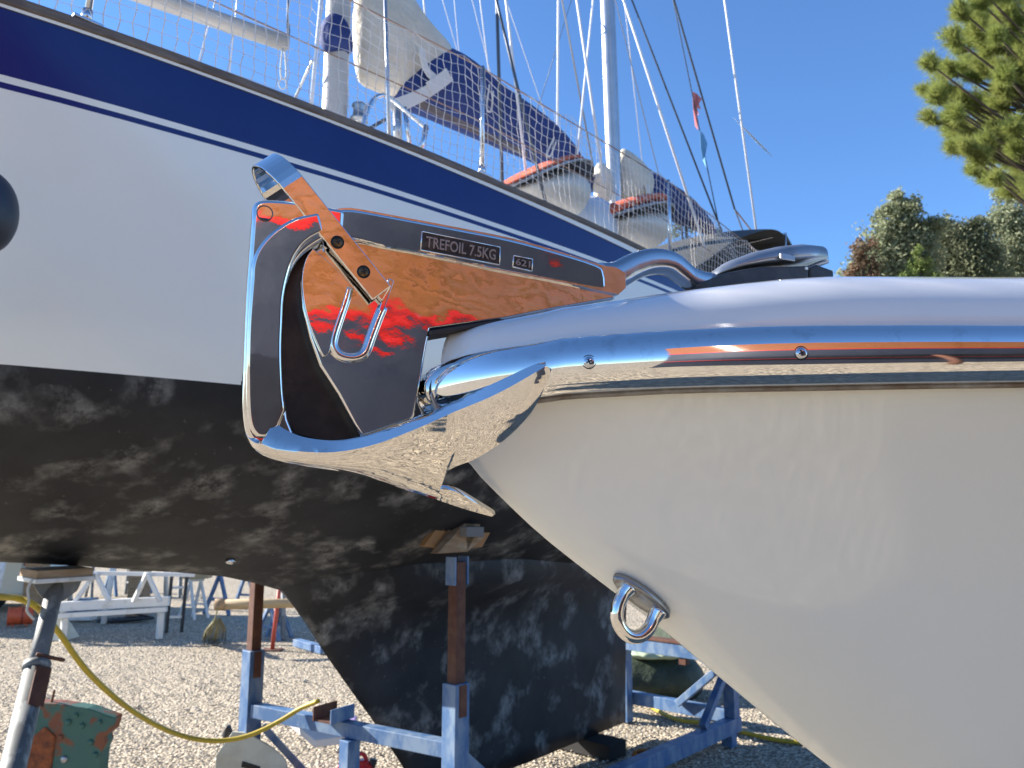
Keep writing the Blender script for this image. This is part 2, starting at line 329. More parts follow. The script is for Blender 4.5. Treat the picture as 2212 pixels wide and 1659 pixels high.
# ================================================================== ground
def ground():
    N = 60; xs = np.concatenate([-np.geomspace(3000, 14, 12), np.linspace(-13, 13, 53), np.geomspace(14, 3000, 12)])
    ys = np.concatenate([-np.geomspace(3000, 14, 12), np.linspace(-13, 26, 79), np.geomspace(28, 3000, 12)])
    v = []; f = []
    for j, y in enumerate(ys):
        for i, x in enumerate(xs):
            z = 0.0
            if abs(x) < 13 and -13 < y < 26: z = -0.012 + 0.018 * math.sin(x * 1.7 + 1.3 * math.sin(y * 0.9)) * math.cos(y * 1.3) * 0.6
            v.append((x, y, z))
    n = len(xs)
    for j in range(len(ys) - 1):
        for i in range(n - 1): f.append((j * n + i, j * n + i + 1, (j + 1) * n + i + 1, (j + 1) * n + i))
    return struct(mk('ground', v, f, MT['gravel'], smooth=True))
ground()
def pebbles():
    n = 26000
    yy = 4.2 + 9.5 * rng.random(n) ** 1.25; xx = -0.72 * yy - 0.3 + (0.95 * yy + 0.8) * rng.random(n)
    r = 0.006 + 0.012 * rng.random(n) ** 2.2
    r[:60] *= 2.2
    base = np.array([(1, 0, 0), (-0.5, 0.87, 0), (-0.5, -0.87, 0), (0.3, 0.2, 0.75), (-0.2, 0.1, 0.7), (0, 0, -0.5)])
    fc = np.array([(0, 1, 3), (1, 4, 3), (1, 2, 4), (2, 0, 3), (2, 3, 4), (0, 2, 5), (2, 1, 5), (1, 0, 5)])
    an = rng.random(n) * 6.283; c, s = np.cos(an), np.sin(an)
    V = np.repeat(base[None], n, 0) * (0.75 + 0.5 * rng.random((n, 6, 3))); x = V[:, :, 0].copy(); y = V[:, :, 1].copy()
    V[:, :, 0] = x * c[:, None] - y * s[:, None]; V[:, :, 1] = x * s[:, None] + y * c[:, None]
    V *= r[:, None, None]; V[:, :, 0] += xx[:, None]; V[:, :, 1] += yy[:, None]; V[:, :, 2] += 0.002
    F = fc[None] + (np.arange(n) * 6)[:, None, None]
    o = mk('gravel_stones', V.reshape(-1, 3).tolist(), F.reshape(-1, 3).tolist(), MT['pebble'], fix=False)
    o['label'] = 'loose pale stones strewn over the gravel yard'; o['category'] = 'gravel'; return stuff(o)
pebbles()

# ================================================================== sailing yacht
BS = pch([-2.4, -1.8, -1, 0, 1, 2.5, 4, 6, 8, 8.8], [0.02, 0.48, 0.87, 1.18, 1.36, 1.48, 1.52, 1.42, 1.12, 0.95])
BWf = pch([-2.4, -1.6, -1, 0, 1, 2.5, 4, 6, 8, 8.8], [0.01, 0.06, 0.36, 0.84, 1.16, 1.38, 1.44, 1.32, 0.92, 0.70])
def solve(px, py, hb):
    d = ray(px, py); t = 1.0; lo, hi = 0.8, 16.0
    g = lambda t: (CAM + d * t).dot(SN) - (WC - hb(*sw(CAM + d * t)[::2]))
    # first crossing
    ts = np.linspace(lo, hi, 400); prev = g(ts[0])
    for k in range(1, 400):
        cur = g(ts[k])
        if prev <= 0 < cur:
            a, b = ts[k - 1], ts[k]
            for _ in range(40):
                c = (a + b) / 2
                if g(c) > 0: b = c
                else: a = c
            return sw(CAM + d * a)
        prev = cur
    return None
def zfit(pix, hb, deg=2):
    P = [solve(x, y, hb) for x, y in pix]; P = [p for p in P if p]
    c = np.polyfit([p[0] for p in P], [p[2] for p in P], deg)
    return lambda s: float(np.polyval(c, s))
ZS = zfit([(45, 0), (149, 36), (248, 69), (372, 117), (537, 175), (760, 257), (932, 333), (1044, 379), (1210, 452), (1401, 541)], lambda s, z: BS(s))
ZWf = zfit([(0, 788), (260, 805), (517, 833), (897, 868)], lambda s, z: BWf(s), 1)
ZW = lambda s: ZWf(min(max(s, -3), 9))
def hb(s, z):
    zw, zs = ZW(s), ZS(s); t = (z - zw) / (zs - zw); t = min(max(t, -0.1), 1.1)
    return BWf(s) + (BS(s) - BWf(s)) * (t if t < 0 else t ** 0.75)
ZB1 = zfit([(0, 11), (174, 74), (372, 143), (549, 206), (932, 353), (1042, 399), (1201, 466), (1371, 550)], hb)       # blue band top
ZB2 = zfit([(0, 156), (165, 203), (223, 218), (537, 324), (932, 430), (1042, 469), (1320, 572)], hb)                  # blue band bottom
ZB3 = lambda s: ZB2(s) - 0.024
ZB4 = lambda s: ZB3(s) - 0.021
_c = [sw(on_w(x, y)) for x, y in ((0, 1214), (140, 1221), (279, 1230), (400, 1238), (480, 1245), (540, 1256), (595, 1276))]
ZC = pch([-2.0, -1.2, 0] + [p[0] for p in _c] + [3.6, 5, 6.5, 8, 8.8], [2.5, 2.1, _c[0][2] + 0.09] + [p[2] for p in _c] + [1.42, 1.42, 1.60, 2.05, 2.32])
print('ZC', [(round(p[0], 2), round(p[2], 2)) for p in _c])
print('sheer', [round(ZS(s), 2) for s in (-2, 0, 2, 4, 6, 8)], 'wl', [round(ZW(s), 2) for s in (-2, 0, 2, 4, 6, 8)], 'band', [round(ZB2(s), 2) for s in (0, 4, 8)])
yacht = thing('sailing_yacht', 'white sailing yacht with navy sheer band and black bottom on a blue cradle', 'sailing yacht', S(3.5, WC, 0))
SLIST = list(np.linspace(-2.4, -1, 9)) + list(np.linspace(-0.8, 8.8, 49))
def strip(name, ztop, zbot, m, rows=3, out=0.0, both=True):
    rings = []
    v = []; f = []
    for side in ((-1, 1) if both else (-1,)):
        k0 = len(v)
        for s in SLIST:
            for r in range(rows + 1):
                z = ztop(s) + (zbot(s) - ztop(s)) * r / rows
                v.append(S(s, WC + side * (hb(s, z) + out), z))
        n = rows + 1
        for i in range(len(SLIST) - 1):
            for r in range(rows):
                q = (k0 + i * n + r, k0 + i * n + r + 1, k0 + (i + 1) * n + r + 1, k0 + (i + 1) * n + r)
                f.append(q if side < 0 else q[::-1])
    return mk(name, v, f, m, yacht, smooth=True, fix=False)
ZR = lambda s: ZS(s) - 0.022
strip('topsides', ZB4, ZW, MT['topside'], 8)
strip('lower_stripe', ZB3, ZB4, MT['navy'], 1)
strip('white_stripe', ZB2, ZB3, MT['topside'], 1)
strip('navy_band', ZB1, ZB2, MT['navy'], 5)
strip('rubbing_strip', lambda s: ZS(s) - 0.02, ZB1, MT['topside'], 2, out=0.006)
# underwater body
def bottom_hull():
    v = []; f = []; NR = 14
    for side in (-1, 1):
        k0 = len(v)
        for s in SLIST:
            zw = ZW(s); zc = min(ZC(s), zw - 0.01) if s > -2 else zw - 0.01
            bw = hb(s, zw)
            for r in range(NR + 1):
                a = r / NR * math.pi / 2
                ca, sa = math.cos(a), math.sin(a)
                t_ = r / NR; t_ = t_ ** 0.8; b = bw * max(0.0, 1 - t_ ** 1.55) ** 0.92; z = zw - (zw - zc) * t_
                v.append(S(s, WC + side * b, z))
        n = NR + 1
        for i in range(len(SLIST) - 1):
            for r in range(NR):
                q = (k0 + i * n + r, k0 + i * n + r + 1, k0 + (i + 1) * n + r + 1, k0 + (i + 1) * n + r)
                f.append(q if side < 0 else q[::-1])
    return mk('bottom', v, f, MT['antifoul'], yacht, smooth=True, fix=False)
bottom_hull()
def keel():
    le = [sw(on_w(x, y)) for x, y in ((600, 1255), (625, 1300), (649, 1330), (694, 1400), (768, 1506), (795, 1542), (871, 1658))]
    zs_ = [p[2] for p in le][::-1]; ss_ = [p[0] for p in le][::-1]
    fle = pch(zs_, ss_); zb = 0.12
    rings = []
    for k in range(15):
        z = zb + (1.75 - zb) * (k / 14) ** 1.0
        s0 = fle(z) if z < zs_[-1] else ss_[-1] - (z - zs_[-1]) * 1.2
        if z < zs_[0]: s0 = ss_[0] + (zs_[0] - z) * 0.65
        s1 = 6.1 + 0.05 * (z - zb); zc = 1.5
        th = 0.11 + 0.40 * math.exp(-max(0, zc - z) / 0.13)
        ring = []
        for j in range(17):
            a = j / 16; x = s0 + (s1 - s0) * a ** 1.6; t = th * (min(1, (a ** 1.6 / 0.22)) ** 0.5) * (1 - 0.75 * max(0, a - 0.6) / 0.4)
            ring.append((x, t, z))
        pts = [S(x, WC - t, z) for x, t, z in ring] + [S(x, WC + t, z) for x, t, z in ring[::-1][:-1]]
        rings.append(pts)
    v, f = loft(rings); return mk('keel', v, f, MT['antifoul'], yacht, smooth=True)
keel()
# capping rail, deck, transom
def caprail():
    rings = []
    for s in SLIST:
        z = ZS(s); b = BS(s)
        rings.append([S(s, WC - b - 0.012, z - 0.032), S(s, WC - b - 0.014, z), S(s, WC - b + 0.05, z + 0.004), S(s, WC - b + 0.05, z - 0.05)])
    v, f = loft(rings); mk('capping_rail', v, f, MT['caprail'], yacht, bevel=0.003)
    rings = [[S(s, WC + BS(s) + 0.012, ZS(s) - 0.032), S(s, WC + BS(s) + 0.014, ZS(s)), S(s, WC + BS(s) - 0.05, ZS(s) + 0.004), S(s, WC + BS(s) - 0.05, ZS(s) - 0.05)] for s in SLIST]
    v, f = loft(rings); mk('capping_rail', v, f, MT['caprail'], yacht, bevel=0.003)
    v = []; f = []
    for s in SLIST:
        b = BS(s)
        for k in range(5): v.append(S(s, WC + (k - 2) / 2 * (b - 0.03), ZS(s) - 0.06 + 0.04 * (1 - ((k - 2) / 2) ** 2)))
    for i in range(len(SLIST) - 1):
        for k in range(4): f.append((i * 5 + k, i * 5 + k + 1, i * 5 + k + 6, i * 5 + k + 5))
    mk('deck', v, f, MT['cabin'], yacht, smooth=True)
    s = SLIST[-1]; ring = []
    for k in range(9):
        z = ZS(s) + (ZW(s) - ZS(s)) * k / 8; ring.append(S(s, WC - hb(s, z), z))
    ring2 = [S(s, WC + hb(s, ZS(s) + (ZW(s) - ZS(s)) * k / 8), ZS(s) + (ZW(s) - ZS(s)) * k / 8) for k in range(8, -1, -1)]
    mk('transom', ring + ring2, [tuple(range(18))], MT['topside'], yacht)
    bw = hb(s, ZW(s)); zc = ZC(s)
    ring = [S(s, WC - bw * (1 - a ** 1.55) ** 0.92, ZW(s) - (ZW(s) - zc) * a) for a in np.linspace(0, 0.999, 9)]
    ring += [S(s, WC + bw * (1 - a ** 1.55) ** 0.92, ZW(s) - (ZW(s) - zc) * a) for a in np.linspace(0.999, 0, 9)]
    mk('transom_bottom', ring, [tuple(range(18))], MT['antifoul'], yacht)
caprail()
# small bits on the hull
p = solve(500, 1210, lambda s, z: 0.62)
c = S(*sw(on_w(500, 1212, WC - 0.62)))
rod('skin_fitting', [c + SN * 0.03, c - SN * 0.012], 0.016, MT['stainless'], yacht)
# fender hanging over the side, far left
def fender():
    c = at_y(-58, 455, 2.02); r = 0.105
    rings = []
    prof = [(max(0.004, 0.108 * math.sin(a) ** 0.8), 0.2 * math.cos(a)) for a in np.linspace(0, math.pi, 25)]
    for rr, z in prof: rings.append([c + Vector((rr * math.cos(a), rr * math.sin(a), z * 0.62)) for a in np.linspace(0, 2 * math.pi, 40, endpoint=False)])
    t = thing('fender', 'dark blue rounded fender hung against the white topsides of the yacht', 'fender', c)
    v, f = loft(rings); mk('fender_body', v, f, mat('dark_fender_vinyl', (0.022, 0.026, 0.038), 0.45), t, smooth=True)
    top = c + Vector((0, 0, 0.124)); q = solve(20, 0, lambda s, z: BS(s) + 0.02); 
    e = S(0.55, WC - BS(0.55) - 0.01, ZS(0.55))
    rod('lanyard', [top, (top + e) / 2, e], 0.006, MT['rope_pale'], t)
fender()

# stanchions, lifelines, safety net on our side
def rail_pt(s, h, inset=0.02): return S(s, WC - BS(s) + inset, ZS(s) + h)
def s_of(px, py): 
    q = solve(px, py, lambda s, z: BS(s) - 0.02); return q[0], q[2]
NETH = []
st = []
for bx, by, tx, ty in ((187, 44, 205, -300), (1041, 380, 1041, 148), (1449, 562, 1443, 392)):
    s0, z0 = s_of(bx, by); 
    d = ray(tx, ty); 
    # top at the same station
    base = rail_pt(s0, 0)
    h = [hh for hh in np.linspace(0.2, 1.0, 200)]
    best = min(h, key=lambda hh: abs(to_px(base + Vector((0, 0, hh)))[1] - ty)); st.append((s0, best))
print('stanchions', st)
HN = 0.5 * (st[1][1] + st[2][1])
st_s = [st[0][0], st[1][0], st[2][0], st[2][0] + (st[2][0] - st[1][0])]
for i, s0 in enumerate(st_s):
    b = rail_pt(s0, 0.0); lean = Vector((0.02, 0, 0)) if i == 0 else Vector((0, 0, 0))
    o = rod('stanchion', [b, b + Vector((0, 0, HN * 0.6)) + lean, b + Vector((0, 0, HN + 0.01)) + lean * 2], 0.0125, MT['stainless'], yacht)
    v, f = box(b + Vector((0, 0, 0.008)), SU * 0.05, SN * 0.03, Vector((0, 0, 0.006))); mk('foot', v, f, MT['stainless'], o, bevel=0.003)
    rod('collar', [b + Vector((0, 0, 0.012)), b + Vector((0, 0, 0.06))], 0.018, MT['stainless'], o)
SE = 8.5
for h, r in ((HN, 0.004), (HN * 0.50, 0.0035)):
    pts = []
    for s in np.linspace(-1.2, SE, 60):
        sag = 0.0
        for a, b in zip(st_s[:-1], st_s[1:]):
            if a < s < b: sag = 0.02 * math.sin(math.pi * (s - a) / (b - a))
        pts.append(rail_pt(s, h - sag))
    rod('lifeline', pts, r, MT['lifeline'], yacht, 6)
def net():
    mb = MB(); cell = 0.05; nv = int((SE + 1.0) / cell); nh = 11; r = 0.0023
    P = {}
    for i in range(nv):
        s = -0.9 + i * cell
        edge = HN
        for a, b in zip(st_s[:-1], st_s[1:]):
            if a < s < b: edge = HN - 0.02 * math.sin(math.pi * (s - a) / (b - a)) - 0.035 * abs(math.sin((s - a) * 9))
        if s < st_s[0] + 0.9: edge = HN
        for j in range(nh + 1):
            h = edge * j / nh
            off = (0.012 if j % 2 else -0.012) * (1 if i % 2 else -1) * 0.7
            off += 0.004 * math.sin(i * 1.7 + j * 2.3)
            P[i, j] = rail_pt(s + off * 0.45, max(0.006, h + 0.012 * math.sin(i * 0.35 + j * 0.2)), 0.0 + 0.012 * math.sin(i * 0.21 + j * 0.5))
    for i in range(nv):
        mb.tube([P[i, j] for j in range(nh + 1)], r, 4, False)
    for j in range(0, nh + 1):
        mb.tube([P[i, j] for i in range(nv)], r * 0.72, 3, False)
    return mb.build('safety_net', MT['net'], yacht, fix=False)
net()

# spars and sails (centre plane of the yacht)
def spar(name, px0, px1, r, m, parent=yacht, w=WC, ext0=0.0, ext1=0.0, n=20):
    a = on_w(*px0, w); b = on_w(*px1, w); d = b - a
    return rod(name, [a - d * ext0, a, b, b + d * ext1], r, m, parent, n)
mast = spar('main_mast', (722, 255), (732, 0), 0.085, MT['alloy_paint'], ext0=0.12, ext1=2.6)
# track, halyards and winch on the main mast
spar('mast_track', (752, 245), (760, 0), 0.016, MT['alloy'], ext1=2.6, w=WC - 0.02)
for k, (x0, x1) in enumerate(((763, 771), (770, 776), (695, 703))):
    spar('halyard', (x0, 240), (x1, 0), 0.006, MT['lifeline'] if k == 2 else MT['wire_dark'], ext1=2.6, w=WC - 0.08)
def drum(name, c, r, h, m, parent):
    prof = [(r, 0), (r, h * 0.15), (r * 0.72, h * 0.3), (r * 0.66, h * 0.7), (r * 0.85, h * 0.92), (r * 0.8, h), (0.001, h)]
    rings = [[c + Vector((a * math.cos(t), a * math.sin(t), z)) for t in np.linspace(0, 2 * math.pi, 20, endpoint=False)] for a, z in prof]
    v, f = loft(rings); return mk(name, v, f, m, parent, smooth=True)
drum('winch', on_w(775, 262, WC - 0.12), 0.06, 0.12, MT['steel_worn'], yacht)
def loft_px(name, data, w, latw, m, parent=yacht, n=20, rough=0.0, sq=1.0):
    """bulky body along the centre plane: (px, ytop, ybottom, lateral half width)"""
    rings = []
    for x, yt, yb, lw in data:
        a = on_w(x, yt, w); b = on_w(x, yb, w); c = (a + b) / 2; h = (a - b) / 2
        ring = []
        for k in range(n):
            t = 2 * math.pi * k / n; j = 1 + rough * (random.random() - 0.5)
            ring.append(c + h * (abs(math.sin(t)) ** sq * math.copysign(1, math.sin(t))) * j + SN * lw * latw * math.cos(t) * j)
        rings.append(ring)
    v, f = loft(rings); o = mk(name, v, f, m, parent, smooth=True)
    s_ = o.modifiers.new('sub', 'SUBSURF'); s_.levels = 1; s_.render_levels = 1
    return o
# mast boot of canvas
loft_px('mast_cover', [(697, 60, 66, 0.3), (700, 38, 108, 0.8), (716, 24, 112, 1.1), (735, 40, 112, 1.1), (748, 85, 118, 0.8), (757, 105, 120, 0.4)], WC - 0.06, 0.10, MT['canvas_blue'])
boom = spar('main_boom', (756, 178), (1290, 420), 0.062, MT['alloy_paint'], ext1=0.0)
sail = loft_px('main_sail', [(768, -60, 175, 0.3), (790, -70, 192, 0.7), (820, -62, 200, 0.9), (850, -40, 208, 1.0), (880, 0, 212, 1.0), (905, 38, 205, 0.95), (930, 70, 195, 0.9), (955, 92, 170, 0.7), (965, 104, 140, 0.3)], WC, 0.20, MT['sailcloth'], rough=0.10)
cover = loft_px('sail_cover', [(846, 186, 206, 0.3), (866, 165, 222, 0.8), (890, 130, 236, 1.02), (920, 95, 250, 1.1), (960, 104, 266, 1.12), (1000, 128, 282, 1.1), (1042, 162, 300, 1.05), (1085, 198, 318, 1.0), (1130, 224, 336, 0.95), (1180, 264, 358, 0.9), (1225, 310, 384, 0.75), (1258, 362, 402, 0.5), (1284, 408, 420, 0.3)], WC, 0.205, MT['canvas_blue'], rough=0.05)
def ribbon(name, pts, wd, m, w, parent, lift=0.0):
    P = cr([on_w(x, y, w) for x, y in pts], 14); v = []; f = []
    for i, p in enumerate(P):
        t = (P[min(i + 1, 13)] - P[max(i - 1, 0)]).normalized(); nrm = t.cross(SN).normalized()
        wv = wd if not isinstance(wd, tuple) else wd[0] + (wd[1] - wd[0]) * i / 13
        for a, b in ((-1, 0), (1, 0), (1, 1), (-1, 1)): v.append(p + nrm * wv * a + SN * 0.008 * b)
    rings = [v[i * 4:i * 4 + 4] for i in range(14)]; v, f = loft(rings); return mk(name, v, f, m, parent, bevel=0.003)
ribbon('cover_strap', [(912, 104), (915, 130), (925, 155), (942, 172), (935, 190), (905, 208), (865, 225), (845, 235)], (0.03, 0.05), MT['webbing'], WC - 0.225, cover)
ribbon('cover_strap', [(928, 192), (946, 180), (962, 168), (972, 160)], 0.05, MT['webbing'], WC - 0.235, cover)
ribbon('cover_tie', [(1058, 182), (1052, 232), (1062, 238), (1066, 196)], 0.008, MT['webbing'], WC - 0.22, cover)
ribbon('cover_tie', [(1198, 296), (1183, 330), (1190, 336), (1202, 306)], 0.008, MT['webbing'], WC - 0.20, cover)
ribbon('boom_slot', [(905, 222), (1000, 268), (1080, 305), (1140, 334)], 0.03, MT['caprail'], WC - 0.19, boom)
# spinnaker pole, forward of the mast
pole = spar('spinnaker_pole', (343, 0), (617, 94), 0.048, MT['alloy_paint'], ext0=0.9, w=WC - 0.25)
spar('pole_sleeve', (612, 92), (697, 129), 0.05, mat('dark_pole_sleeve', (0.09, 0.08, 0.075), 0.5), pole, w=WC - 0.25)
def wire(px0, px1, r, m, w0, w1, ext=1.6, name='shroud', e0=0.0):
    a = on_w(*px0, w0); b = on_w(*px1, w1); d = b - a
    return rod(name, [a - d * e0, b, b + d * ext], r, m, yacht, 6)
wn_ = WC - 1.35
wire((427, 140), (466, 0), 0.005, MT['wire'], WC + 0.9, WC + 0.7, name='stay', e0=0.3)
wire((495, 166), (512, 0), 0.005, MT['wire'], WC + 1.0, WC + 0.8, e0=0.3)
wire((620, 82), (622, 0), 0.006, MT['wire_dark'], WC - 0.25, WC - 0.2, name='pole_lift')
for k in range(2): 
    a = on_w(620, 96, WC - 0.26); rod('pole_shackle', [a + Vector((0, 0, 0.02 * k)), a + Vector((0.004, 0, 0.1 + 0.03 * k))], 0.012 - 0.004 * k, MT['steel_worn'], pole)
rod('lashing', cr([on_w(x, y, WC - 0.3) for x, y in ((610, 104), (606, 150), (609, 170), (618, 164), (616, 120), (612, 104))], 24), 0.005, MT['rope_pale'], pole, 6)
rod('lashing', cr([on_w(x, y, WC - 0.3) for x, y in ((610, 168), (602, 180), (608, 192), (618, 188), (617, 172))], 18), 0.004, MT['rope_pale'], pole, 6)
wire((672, 232), (693, 0), 0.011, MT['wire_white'], WC - 0.9, WC - 0.5, e0=0.1)
wire((635, 218), (674, 132), 0.009, MT['wire'], WC + 0.3, WC + 0.05, 0.02, name='stay', e0=0.15)
wire((841, 296), (832, 0), 0.010, MT['wire'], wn_, WC - 1.0, e0=0.05)
wire((1180, 442), (1073, 4), 0.010, MT['wire_dark'], wn_, WC - 0.9, e0=0.02)
wire((1085, 400), (1073, 0), 0.012, MT['wire_dark'], WC - 0.8, WC - 0.7, e0=0.05, name='backstay')
wire((1115, 190), (1093, 0), 0.010, MT['wire_white'], WC - 0.7, WC - 0.6, e0=0.9, name='topping_lift')
wire((1204, 300), (1206, 0), 0.012, MT['wire_white'], WC + 0.5, WC + 0.5, e0=0.3, name='halyard')
wire((1293, 420), (1214, 0), 0.010, MT['wire'], WC + 0.9, WC + 0.3, name='shroud')
wire((1290, 296), (1246, 0), 0.011, MT['wire_white'], WC - 0.8, WC - 0.5, e0=0.3)
wire((1249, 316), (1281, 0), 0.010, MT['wire_white'], WC - 0.2, WC + 0.2, e0=0.3)
wire((1492, 442), (1347, 0), 0.013, MT['wire_white'], WC - 0.9, WC - 0.4, e0=0.2)
wire((1556, 492), (1365, 0), 0.010, MT['wire_dark'], WC - 0.7, WC - 0.2, e0=0.1)
wire((1425, 385), (1329, 0), 0.006, MT['wire'], WC + 0.9, WC + 0.4, e0=0.2)
wire((1389, 365), (1351, 24), 0.006, MT['wire_white'], WC + 0.9, WC + 0.5, e0=0.3)
wire((1587, 452), (1456, 0), 0.012, MT['wire_dark'], WC, WC, name='backstay')
wire((1612, 520), (1587, 452), 0.010, MT['wire_dark'], WC - 0.3, WC, 0, name='backstay_leg', e0=0.5)
wire((1662, 548), (1587, 452), 0.010, MT['lifeline'], WC + 0.4, WC, 0, name='backstay_leg', e0=0.2)
wire((1639, 536), (1565, 0), 0.013, MT['wire_white'], WC - 0.5, WC - 0.4, e0=0.1, name='backstay')
wire((1060, 190), (1037, 0), 0.006, MT['wire_white'], WC + 0.7, WC + 0.6, e0=0.5)
wire((1045, 100), (1020, 0), 0.004, MT['wire_white'], WC + 0.9, WC + 0.8, e0=1.0)
wire((990, 118), (956, 0), 0.004, MT['wire_white'], WC + 0.9, WC + 0.8, e0=0.4)
wire((992, 118), (981, 0), 0.004, MT['wire_white'], WC + 0.9, WC + 0.8, e0=0.4)
wire((921, 60), (915, 0), 0.007, MT['wire_white'], WC + 0.1, WC + 0.1, e0=0.2, name='halyard')
wire((1175, 240), (1100, 20), 0.004, MT['wire_white'], WC + 0.9, WC + 0.8, e0=0.4)
wire((1160, 240), (1225, 30), 0.004, MT['wire_dark'], WC + 0.9, WC + 0.8, e0=0.2)
# mizzen
mizzen = spar('mizzen_mast', (1328, 440), (1312, 0), 0.075, MT['alloy'], ext0=0.25, ext1=2.6)
for x0, x1 in ((1346, 1330), (1351, 1336)): spar('halyard', (x0, 330), (x1, 0), 0.007, MT['wire_dark'], ext1=2.6, w=WC - 0.05)
loft_px('mizzen_sail', [(1338, 318, 420, 0.4), (1352, 320, 432, 0.8), (1368, 345, 442, 1.0), (1384, 358, 446, 1.0), (1396, 376, 440, 0.6)], WC - 0.02, 0.17, MT['sailcloth'], rough=0.16)
loft_px('mizzen_sail_luff', [(1288, 352, 430, 0.5), (1296, 350, 440, 0.9), (1308, 356, 442, 0.9), (1318, 372, 438, 0.5)], WC - 0.12, 0.10, MT['sailcloth'], rough=0.22)
mcov = loft_px('mizzen_cover', [(1384, 362, 436, 0.6), (1400, 374, 446, 1.0), (1430, 392, 466, 1.0), (1460, 408, 478, 1.0), (1490, 436, 490, 0.9), (1520, 470, 503, 0.7), (1545, 500, 512, 0.3)], WC, 0.17, MT['canvas_blue'], rough=0.05)
spar('mizzen_boom', (1440, 440), (1556, 506), 0.05, MT['cabin'], w=WC - 0.24)
ribbon('cover_strap', [(1398, 400), (1408, 430), (1425, 448), (1432, 470)], (0.03, 0.05), MT['webbing'], WC - 0.19, mcov)
# tubular mast guards
rod('mast_guard', cr([on_w(x, y, WC - 0.45) for x, y in ((778, 290), (790, 250), (806, 216), (827, 206), (850, 218), (885, 248), (924, 280))], 40), 0.014, MT['stainless'], yacht)
rod('mast_guard', [on_w(874, 232, WC - 0.35), on_w(886, 325, WC - 0.35)], 0.016, MT['stainless'], yacht)
rod('pedestal', [on_w(858, 235, WC - 0.3), on_w(860, 320, WC - 0.3)], 0.03, MT['alloy'], yacht)
rod('gas_strut', [on_w(920, 272, WC - 0.5), on_w(916, 300, WC - 0.5), on_w(902, 335, WC - 0.5)], 0.018, MT['stainless'], yacht)
bar_o('toggle', on_w(784, 286, WC - 0.2), on_w(832, 258, WC - 0.2), 0.012, 0.012, MT['wire_dark'], yacht)
# coachroof with windows
def coach():
    s0, s1 = 3.0, 8.0; rings = []
    for s in np.linspace(s0, s1, 16):
        b = BS(s) - 0.48; z = ZS(s) - 0.07; h = 0.34 * min(1, (s - s0) / 0.6 + 0.25)
        rings.append([S(s, WC - b, z), S(s, WC - b + 0.06, z + h * 0.8), S(s, WC - b + 0.16, z + h), S(s, WC, z + h + 0.06), S(s, WC + b - 0.16, z + h), S(s, WC + b - 0.06, z + h * 0.8), S(s, WC + b, z)])
    v, f = loft(rings); o = mk('coachroof', v, f, MT['cabin'], yacht, bevel=0.02)
    for s in (3.9, 5.0, 6.1):
        b = BS(s) - 0.48; z = ZS(s) - 0.07 + 0.16
        v, f = box(S(s, WC - b + 0.025, z), SU * 0.3, SN * 0.02 + Vector((0, 0, 0.004)), Vector((0, 0, 0.06)) + SN * 0.012); mk('cabin_window', v, f, MT['window_dark'], o, bevel=0.012)
coach()
# crumpled milky sheet / cockpit dodger between the covers
loft_px('cockpit_dodger', [(1212, 452, 480, 0.4), (1228, 428, 520, 0.9), (1262, 420, 560, 1.0), (1290, 430, 570, 1.0), (1310, 450, 575, 0.5)], WC - 0.55, 0.25, MT['clear_sheet'], rough=0.06)
# grey awning over the cockpit
def awning():
    P = [[(1480, 590), (1530, 545), (1575, 505), (1640, 486), (1672, 476), (1700, 486), (1722, 512)],]
    rings = []
    near = [(1490, 585), (1560, 535), (1592, 508), (1650, 490), (1678, 486), (1698, 500), (1712, 524), (1722, 545)]
    v = []; f = []; n = len(near); K = 6
    for k in range(K + 1):
        w = WC - 1.05 + 2.1 * k / K; rise = 0.0
        for i, (x, y) in enumerate(near):
            p = on_w(x, y, WC - 1.05); p = p + SN * (2.1 * k / K) + Vector((0, 0, 0.10 * math.sin(math.pi * k / K) - (0.0 if 0 < k < K else 0.03)))
            v.append(p)
    for k in range(K):
        for i in range(n - 1): f.append((k * n + i, k * n + i + 1, (k + 1) * n + i + 1, (k + 1) * n + i))
    o = mk('cockpit_awning', v, f, MT['canvas_grey'], yacht, smooth=True)
    s_ = o.modifiers.new('solid', 'SOLIDIFY'); s_.thickness = 0.012; s2 = o.modifiers.new('sub', 'SUBSURF'); s2.levels = s2.render_levels = 2
    a = on_w(1712, 520, WC - 1.05); c = a + SN * 2.0
    rod('awning_hoop', [on_w(1700, 610, WC - 1.05), on_w(1698, 505, WC - 1.04), on_w(1698, 505, WC - 1.04) + SN * 2.05, on_w(1700, 610, WC - 1.05) + SN * 2.05], 0.014, MT['stainless'], yacht)
    # rear curtain
    q = [on_w(1698, 502, WC - 1.0), on_w(1722, 545, WC - 1.0), on_w(1744, 575, WC - 1.0), on_w(1745, 640, WC - 1.0), on_w(1690, 640, WC - 1.0)]
    prism('awning_curtain', q, SN * 2.0, MT['canvas_grey'], yacht, bevel=0.02)
awning()

